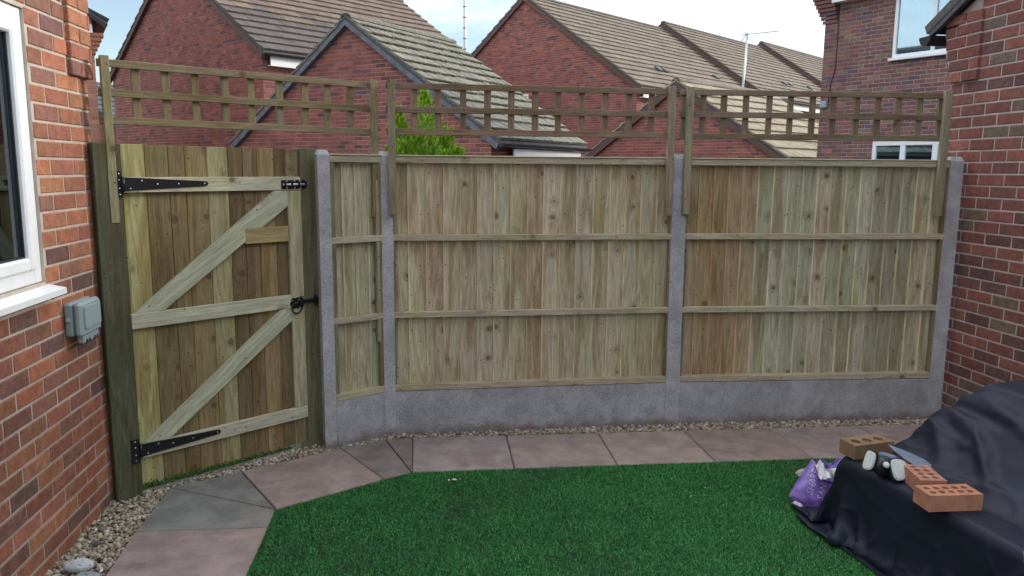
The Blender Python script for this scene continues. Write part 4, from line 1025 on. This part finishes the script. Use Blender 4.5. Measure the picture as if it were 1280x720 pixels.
    for a in ((1.07, -.14, .66, -.42, .026, .075), (1.08, -.16, .64, -.72, .022, .06), (1.10, -.30, .70, -1.02, .024, .07), (1.0, -.55, .60, -1.15, -.020, .06), (.62, .05, .60, -.95, -.016, .09),
              (.70, -.10, .70, -.80, .016, .05), (1.02, .10, .72, -.12, .022, .06), (1.12, -.14, 1.45, -.40, .02, .06), (.92, -.05, .66, .22, -.018, .05),
              (.02, -.30, .30, -.22, .030, .055), (.02, -.55, .28, -.62, .026, .05), (.0, -.80, .30, -.70, .032, .06), (.02, -1.02, .31, -1.0, .03, .06), (.0, -.12, .29, -.10, .022, .05), (.05, -.42, .29, -.44, -.02, .05), (.05, -.68, .26, -.66, -.022, .05),
              (.33, -.90, .60, -1.25, .018, .05), (.34, -1.05, .66, -1.10, .014, .05), (.80, -.95, 1.05, -1.30, .02, .06), (.40, .10, .10, .30, .02, .05), (.62, .16, .40, .34, .02, .05),
              (1.05, -.20, .90, -.62, -.016, .045), (.98, -.10, .78, -.52, .012, .03), (.95, -.42, .74, -.60, .012, .03), (.88, -.70, .66, -.98, .014, .035), (1.30, -.30, 1.05, -.80, .016, .045), (.72, -.30, .86, -.50, -.010, .03), (.12, -.16, .30, -.40, .012, .03), (.10, -.62, .29, -.86, -.014, .035), (.08, -.95, .30, -.78, .014, .03), (.62, -.05, .80, .05, .012, .03), (.80, -.02, .95, .18, -.014, .04)):
        h += crease(*a)
    for i in range(nx):
        for j in range(ny):
            q = Vector((gx[i, j], gy[i, j], 0)); r2 = mnoise.noise(Vector((q.x * 2.2 + q.y * 3.2, q.y * 2.6 - q.x * 4.5, 5)))
            seat = 1 if (.33 < q.x < .60 and -.85 < q.y < .02) else 0
            h[i, j] = h[i, j] * (1 - .75 * seat) + (.006 * max(0, 1 - abs(r2) * 12)) * (1 - .6 * seat)
    P += nr * h[..., None] * np.where(nr[..., 2:3] + nr[..., 0:1] * -.5 < -.6, -1, 1)
    V = P.reshape(-1, 3); c, s = math.cos(OA), math.sin(OA)
    W_ = np.stack([OX.x + V[:, 0] * c - V[:, 1] * s, OX.y + V[:, 0] * s + V[:, 1] * c, V[:, 2] + .008], 1)
    return W_, F
def tarp_mat():
    m, t, b = newmat('navy_woven_sheet'); g = nd(t, 'ShaderNodeNewGeometry'); p = g.outputs['Position']
    n = maprange(t, noise(t, p, 5, 5, .6), .3, .7, 0, 1); c = mixc(t, 'MIX', n, (.007, .010, .022), (.012, .016, .034))
    dust = maprange(t, noise(t, p, 16, 5, .65), .58, .78, 0, .30); c = mixc(t, 'MIX', dust, c, (.045, .055, .075))
    t.links.new(c, b.inputs['Base Color']); b.inputs['Roughness'].default_value = .55; b.inputs['Specular IOR Level'].default_value = .32
    h1 = noise(t, p, 6, 3, .5, 2.5); bump(t, b, h1, .10, .02); return m
TV, TF = drape()
tarp = link('tarpaulin', np_mesh('tarpaulin', TV, TF, tarp_mat(), smooth=True))
tarp.modifiers.new('smooth', 'SUBSURF').levels = 1; tarp.modifiers['smooth'].render_levels = 1
sm_ = tarp.modifiers.new('thickness', 'SOLIDIFY'); sm_.thickness = .003
tag(tarp, 'dark navy sheet draped over garden furniture with bricks on top', 'tarpaulin')
def tarp_z(x, y, rad=.04):
    d = np.hypot(TV[:, 0] - x, TV[:, 1] - y); k = d < rad
    return float(np.percentile(TV[k, 2], 85)) if k.any() else .39

# ------------------------------------------------------------------ loose bricks on the sheet
def perf_brick(label, corner, ang, rows, cols, hole, colr, z, round_holes):
    """brick lying frog up with perforations cut right through; local x = length"""
    LX, LY, LZ = .215, .1025, .065
    t = MB(); nxh, nyh = cols, rows; mx_, my_ = .013, .014
    ns = 8
    cw, ch = (LX - 2 * mx_) / nxh, (LY - 2 * my_) / nyh
    xs = [0, mx_] + [mx_ + cw * (i + 1) for i in range(nxh)] + [LX]; xs = sorted(set(round(v, 5) for v in xs))
    # top and bottom skins built cell by cell: each cell is a square ring round its hole
    def cell(x0, x1, y0, y1, z, flip):
        cx, cy = (x0 + x1) / 2, (y0 + y1) / 2; rx, ry = (x1 - x0) / 2 * hole, (y1 - y0) / 2 * hole
        outer = [(x1, cy), (x1, y1), (cx, y1), (x0, y1), (x0, cy), (x0, y0), (cx, y0), (x1, y0)]
        if round_holes: inner = [(cx + rx * math.cos(i * math.pi / 4), cy + ry * math.sin(i * math.pi / 4)) for i in range(8)]
        else: inner = [(cx + rx * a, cy + ry * b) for a, b in ((1, 0), (.82, .82), (0, 1), (-.82, .82), (-1, 0), (-.82, -.82), (0, -1), (.82, -.82))]
        vs = [(x, y, z) for x, y in outer] + [(x, y, z) for x, y in inner]
        fs = [(i, (i + 1) % 8, 8 + (i + 1) % 8, 8 + i) for i in range(8)]
        t.add(vs, [f[::-1] for f in fs] if not flip else fs, 0)
        return inner
    for i in range(nxh):
        for j in range(nyh):
            a, b, c_, d_ = mx_ + cw * i, mx_ + cw * (i + 1), my_ + ch * j, my_ + ch * (j + 1)
            inn = cell(a, b, c_, d_, LZ, False); cell(a, b, c_, d_, 0, True)
            vs = [(x, y, LZ) for x, y in inn] + [(x, y, 0) for x, y in inn]; t.add(vs, [(k, (k + 1) % 8, 8 + (k + 1) % 8, 8 + k)[::-1] for k in range(8)], 0)
    for zz, fl in ((LZ, False), (0, True)):
        for (a, b, c_, d_) in ((0, LX, 0, my_), (0, LX, LY - my_, LY), (0, mx_, my_, LY - my_), (LX - mx_, LX, my_, LY - my_)):
            f = (0, 1, 2, 3); t.add([(a, c_, zz), (b, c_, zz), (b, d_, zz), (a, d_, zz)], [f if not fl else f[::-1]], 0)
    t.add([(0, 0, 0), (LX, 0, 0), (LX, LY, 0), (0, LY, 0), (0, 0, LZ), (LX, 0, LZ), (LX, LY, LZ), (0, LY, LZ)], [(0, 1, 5, 4), (1, 2, 6, 5), (2, 3, 7, 6), (3, 0, 4, 7)])
    for k, f in enumerate(t.f): pass
    o = t.build('loose_brick', M_LBRICK, None, colr); o.location = (*corner, z); o.rotation_euler = (0, 0, ang)
    return tag(o, label, 'brick', 'loose bricks holding the sheet down')
M_LBRICK = speckle('loose_brick_clay', amt=.2, scale=300, blotch=.15, bscale=18, bstr=.5)
Z1, Z2, Z3 = [tarp_z(*p) for p in ((1.62, 3.38), (1.66, 3.06), (1.69, 2.85))]
perf_brick('brown brick with three holes at the back corner of the sheet', (1.548, 3.335), R(18), 1, 3, .66, (.24, .155, .09), Z1, True)
perf_brick('orange perforated brick behind the front one beside the mask', (1.742, 2.945), R(86), 2, 5, .67, (.42, .20, .14), Z2, False)
perf_brick('orange perforated brick nearest the camera lying on the sheet', (1.597, 2.80), R(5), 2, 5, .67, (.44, .21, .13), Z3, False)

# ------------------------------------------------------------------ respirator mask
M_RUB = plain('black_rubber', (.012, .014, .018), .5, var=.2); M_FILT = plain('pale_filter_cloth', (.56, .62, .60), .9, var=.08, scale=90)
mz = tarp_z(1.63, 3.16)
rs = thing('respirator', 'black half mask respirator with two pale filter pads between the bricks', 'respirator', (1.588, 3.150, mz), R(-12))
def blob(nm, c, r, mat, par, rot=(0, 0, 0), p=2.4):
    V = ICO_V.copy(); V = np.sign(V) * np.abs(V) ** (2 / p); V /= np.abs(V).max(); V = V * np.array(r); m = np.array(Euler(rot).to_matrix())
    return link(nm, np_mesh(nm, V @ m.T + np.array(c), ICO_F, mat, smooth=True), par)
fb = blob('facepiece', (.0, .015, .040), (.050, .042, .042), M_RUB, rs, (.3, 0, 0)); fb.modifiers.new('s', 'SUBSURF').render_levels = 1
MB().lathe([(0, 0), (.013, 0), (.013, .006), (.009, .011), (0, .011)], 14, M=Matrix.Translation((.0, -.030, .062)) @ Matrix.Rotation(R(65), 4, 'X')).build('valve', M_FILT, rs)
MB().lathe([(0, 0), (.020, 0), (.018, .012), (0, .012)], 14, M=Matrix.Translation((.0, -.020, .056)) @ Matrix.Rotation(R(65), 4, 'X')).build('valve_seat', M_RUB, rs)
def filt(c, ax_, wd, ht):
    M = Matrix.Translation(c) @ ax_
    prof = []
    for k in range(20):
        a = 2 * math.pi * k / 20; x, y = math.cos(a), math.sin(a); e = .62
        x = math.copysign(abs(x) ** e, x); y = math.copysign(abs(y) ** e, y); prof.append((x * wd * (1 if x < 0 else .85), y * ht * (1.0 - .12 * x)))
    h = link('filter', None, rs)
    MB().prism([(x * 1.10, y * 1.10) for x, y in prof], -.012, .004, 'z', M=M).build('holder', M_RUB, h)
    mb = MB(); mb.prism(prof, .0042, .010, 'z', M=M); mb.prism([(x * .88, y * .88) for x, y in prof], .0102, .014, 'z', M=M); mb.build('pad', M_FILT, h)
filt((.052, -.028, .045), Matrix.Rotation(R(22), 4, 'Z') @ Matrix.Rotation(R(62), 4, 'X'), .037, .043)
filt((-.052, .005, .062), Matrix.Rotation(R(-48), 4, 'Z') @ Matrix.Rotation(R(70), 4, 'X'), .026, .040)
MB().tube([(-.045, .03, .05), (-.06, .07, .02), (-.02, .11, .006), (.05, .10, .006), (.075, .05, .02), (.045, .025, .05)], .004, 6).build('strap', M_RUB, rs)

# ------------------------------------------------------------------ trowel lying on the bricks
M_STEEL = plain('blue_grey_steel', (.16, .20, .28), .42, .25, var=.15); M_HAND = plain('blue_grey_grip', (.13, .17, .25), .55, var=.15)
tr = thing('trowel', 'blue grey pointing trowel resting across the rear brick', 'trowel', (1.705, 3.175, mz + .076), R(-58))
tr.rotation_euler = (R(4), R(12), R(-60))
MB().prism([(-.105, 0), (-.06, .018), (0, .034), (.05, .040), (.085, .028), (.095, 0), (.085, -.028), (.05, -.040), (0, -.034), (-.06, -.018)], 0, .004, 'z').build('blade', M_STEEL, tr)
MB().tube([(.03, 0, -.001), (.0, -.015, -.018), (-.035, -.030, -.022)], .005, 8).build('tang', M_STEEL, tr)
MB().tube([(-.03, -.028, -.022), (-.045, -.036, -.022), (-.085, -.056, -.024), (-.098, -.062, -.026)], [.010, .015, .014, .008], 12).build('handle', M_HAND, tr)

# ------------------------------------------------------------------ bag of sand and glove
M_BAG = plain('purple_polythene', (.185, .115, .42), .34, var=.25, scale=14); M_BAGW = plain('white_polythene_inside', (.62, .62, .68), .45, var=.15, scale=20); M_INK = plain('white_print', (.50, .45, .66), .5)
def bag_surface(x, y, sgn=1):
    ax_, ay_ = min(1, abs(x) / .15), min(1, abs(y) / .115)
    tz = .062 * (1 - ax_ ** 3.2) ** .6 * (1 - ay_ ** 2.8) ** .6
    wr = .010 * mnoise.noise(Vector((x * 16, y * 16, sgn))) + .006 * mnoise.noise(Vector((x * 40, y * 14, 3 + sgn)))
    wr += .005 * math.sin(x * 75 + 3 * y * 20) * max(0, ax_ - .55)
    return sgn * tz + wr
bagM = Matrix.Translation((1.545, 3.745, .068)) @ Matrix.Rotation(R(20), 4, 'Z') @ Matrix.Rotation(R(58), 4, 'X') @ Matrix.Rotation(R(38), 4, 'Z') @ Matrix.Scale(.86, 4)
bag = thing('sand_bag', 'crumpled purple plastic bag of sand with white lettering beside the navy sheet', 'bag')
bag.matrix_basis = bagM
V = []; F = []; n = 36
for sgn in (1, -1):
    b0 = len(V)
    for i in range(n + 1):
        for j in range(n + 1):
            x, y = -.15 + .30 * i / n, -.115 + .23 * j / n; pinch = 1 - .10 * max(0, abs(x) / .15 - .6)
            V.append((x, y * pinch, bag_surface(x, y, sgn)))
    for i in range(n):
        for j in range(n):
            q = (b0 + i * (n+1) + j, b0 + (i+1) * (n+1) + j, b0 + (i+1) * (n+1) + j + 1, b0 + i * (n+1) + j + 1); F.append(q if sgn > 0 else q[::-1])
link('body', np_mesh('body', np.array(V), np.array(F), M_BAG, smooth=True), bag)
# gathered pale end of the bag
V = []; F = []
for i in range(13):
    for k in range(20):
        a = 2 * math.pi * k / 20; r1 = (.045 + .006 * math.sin(k * 3.1)) * (1 - .25 * i / 12) * (1 + .35 * (i / 12) ** 3); V.append((-.135 - .036 * i / 12, r1 * math.cos(a) * 1.6, .022 * math.sin(a) * (1 + .2 * math.sin(k * 2.3)) ))
for i in range(12):
    for k in range(20): F.append((i*20+k, i*20+(k+1) % 20, (i+1)*20+(k+1) % 20, (i+1)*20+k))
link('gathered_end', np_mesh('gathered_end', np.array(V), np.array(F), M_BAGW, smooth=True), bag)
# torn open top: crumpled flap, purple outside and white inside
bag_inv = bagM.inverted()
def flap(nm, mat, q, ph, amp):
    V = []; F = []; m = 18; q = [Vector(p) for p in q]
    for i in range(m + 1):
        for j in range(m + 1):
            u, v = i / m, j / m; p = q[3].lerp(q[2], u).lerp(q[0].lerp(q[1], u), v)
            cr_ = (1 - abs(mnoise.noise(Vector((u * 3.3 + ph, v * 2.2, ph)))) * 2.2) + .5 * mnoise.noise(Vector((u * 8, v * 7, ph)))
            p = p + Vector((0.1, -.85, .5)) * amp * cr_ + Vector((0, 0, .012 * math.sin(u * 9 + ph) * v)); V.append(tuple(bag_inv @ p))
    for i in range(m):
        for j in range(m): a = i * (m+1) + j; F.append((a, a + m + 1, a + m + 2, a + 1))
    o = link(nm, np_mesh(nm, np.array(V), np.array(F), mat, smooth=True), bag); o.modifiers.new('t', 'SOLIDIFY').thickness = .002
flap('torn_flap', M_BAG, [(1.560, 3.80, .190), (1.74, 3.86, .195), (1.705, 3.75, .115), (1.535, 3.735, .120)], .4, .022)
flap('torn_lining', M_BAGW, [(1.540, 3.775, .200), (1.595, 3.79, .208), (1.612, 3.705, .150), (1.552, 3.70, .140)], 2.1, .012)
def lettering(txt, x, y, size, rot):
    cu = bpy.data.curves.new('lettering', 'FONT'); cu.body = txt; cu.size = size; cu.resolution_u = 2
    tmp = bpy.data.objects.new('tmp', cu); COL.objects.link(tmp); dg = bpy.context.evaluated_depsgraph_get(); dg.update()
    me = bpy.data.meshes.new_from_object(tmp.evaluated_get(dg)); bpy.data.objects.remove(tmp)
    import bmesh
    bm = bmesh.new(); bm.from_mesh(me); bmesh.ops.triangulate(bm, faces=bm.faces); bmesh.ops.subdivide_edges(bm, edges=bm.edges, cuts=1)
    ca, sa = math.cos(rot), math.sin(rot)
    for v in bm.verts:
        lx, ly = x + v.co.x * ca - v.co.y * sa, y + v.co.x * sa + v.co.y * ca
        v.co = (lx, ly * (1 - .10 * max(0, abs(lx) / .15 - .6)), bag_surface(lx, ly, 1) + .0022)
    bm.to_mesh(me); bm.free(); me.materials.clear(); me.materials.append(M_INK); return link('lettering', me, bag)
lettering('SHARP', -.075, .022, .056, R(14)); lettering('SAND', -.060, -.042, .056, R(14))
M_GLOVE = plain('grey_glove_cloth', (.36, .36, .33), .9, var=.12, scale=60); M_CUFF = plain('pale_glove_palm', (.62, .64, .68), .7, var=.12, scale=50)
gl = thing('work_glove', 'pale grey work glove lying on top of the sand bag', 'glove', (1.590, 3.79, .128), R(176))
mb = MB()
mb.tube([(-.055, 0, .012), (-.02, 0, .014), (.02, 0, .013), (.045, 0, .012)], [.026, .034, .036, .030], 12)
for k, (yy, ln) in enumerate(((-.030, .058), (-.010, .070), (.011, .066), (.030, .050))):
    mb.tube([(.030, yy * .9, .012), (.055, yy, .016), (.055 + ln * .5, yy * 1.12, .013), (.052 + ln, yy * 1.2, .002)], [.0105, .0105, .0095, .006], 10)
mb.tube([(-.02, -.030, .010), (.012, -.056, .012), (.045, -.066, .006)], [.012, .0115, .007], 10)
for i, v in enumerate(mb.v): mb.v[i] = (v[0], v[1], v[2] * .8 if abs(v[0]) < .05 else v[2])
hand = mb.build('hand', M_GLOVE, gl); rm_ = hand.modifiers.new('join', 'REMESH'); rm_.mode = 'VOXEL'; rm_.voxel_size = .0035; rm_.use_smooth_shade = True
mb = MB(); mb.tube([(-.05, 0, .012), (-.075, 0, .013), (-.105, 0, .012)], [.028, .033, .037], 16, caps=False)
cf = mb.build('cuff', M_CUFF, gl); cf.modifiers.new('t', 'SOLIDIFY').thickness = .003

# ------------------------------------------------------------------ green tub at the corner of the picture
M_GREEN = plain('bright_green_plastic', (.04, .36, .03), .35, var=.05)
tub = thing('plastic_bin', 'bright green plastic bin edge at the bottom right corner', 'bin', (1.672, 2.215, .006))
MB().lathe([(0, 0), (.066, 0), (.070, .012), (.080, .47), (.088, .47), (.088, .495), (.078, .495), (.066, .02), (0, .02)], 32).build('body', M_GREEN, tub)
MB().tube([(.085 * math.cos(a), .085 * math.sin(a), .495) for a in [2 * math.pi * k / 32 for k in range(33)]], .006, 8, caps=False).build('rim', M_GREEN, tub)

# ------------------------------------------------------------------ stones on the gravel
M_STONE = speckle('pale_cobble', amt=.15, scale=120, blotch=.2, bscale=20, spots=[((.05, .05, .055), 55, .62, .68, .8)], bstr=.4)
def cobble(label, loc, r, colr, seed, rz):
    V = ICO_V.copy()
    for _ in range(1):
        for j in range(len(V)): V[j] *= 1 + .22 * mnoise.noise(Vector(V[j]) * 1.2 + Vector((seed, 2, seed)))
    o = link('cobble', np_mesh('cobble', V * np.array(r), ICO_F, M_STONE, smooth=True)); o.location = loc; o.rotation_euler = (.1, .05, rz); o.color = (*colr, 1)
    md = o.modifiers.new('s', 'SUBSURF'); md.levels = 1; md.render_levels = 2; return tag(o, label, 'stone')
cobble('pale grey flat cobble with dark marks on the gravel', (-1.80, 3.025, .022), (.062, .042, .030), (.50, .51, .54), 4.0, .35)
cobble('bluish cobble at the bottom edge in front of the pale one', (-1.725, 2.945, .012), (.055, .035, .022), (.30, .34, .36), 8.0, .1)
cobble('small dark stone lying among the pebbles', (-1.845, 3.25, .006), (.020, .015, .013), (.11, .105, .12), 12.0, .5)
# petals and scraps on the lawn
for k, (x, y, s) in enumerate(((-.300, 3.94, .016), (-.328, 3.935, .012), (-.272, 3.948, .010), (.92, 3.75, .008), (1.02, 3.86, .007))):
    lb = ['largest pale scrap in the cluster on the lawn edge', 'left pale scrap in the cluster on the lawn edge', 'right pale scrap in the cluster on the lawn edge', 'tiny pale scrap alone on the lawn', 'tiny pale scrap on the lawn nearer the fence'][k]
    mb = MB().add([(-s, 0, 0), (-s * .2, -s * .5, .003), (s, 0, .001), (s * .1, s * .55, .004)], [(0, 1, 2, 3)])
    o = mb.build('leaf_scrap', plain('pale_scrap', (.55, .55, .42), .8) if k == 0 else bpy.data.materials['pale_scrap']); o.location = (x, y, .030); o.rotation_euler = (.2, .1, k * 1.3); o.modifiers.new('t', 'SOLIDIFY').thickness = .001
    tag(o, lb, 'scrap', 'scraps on the lawn')
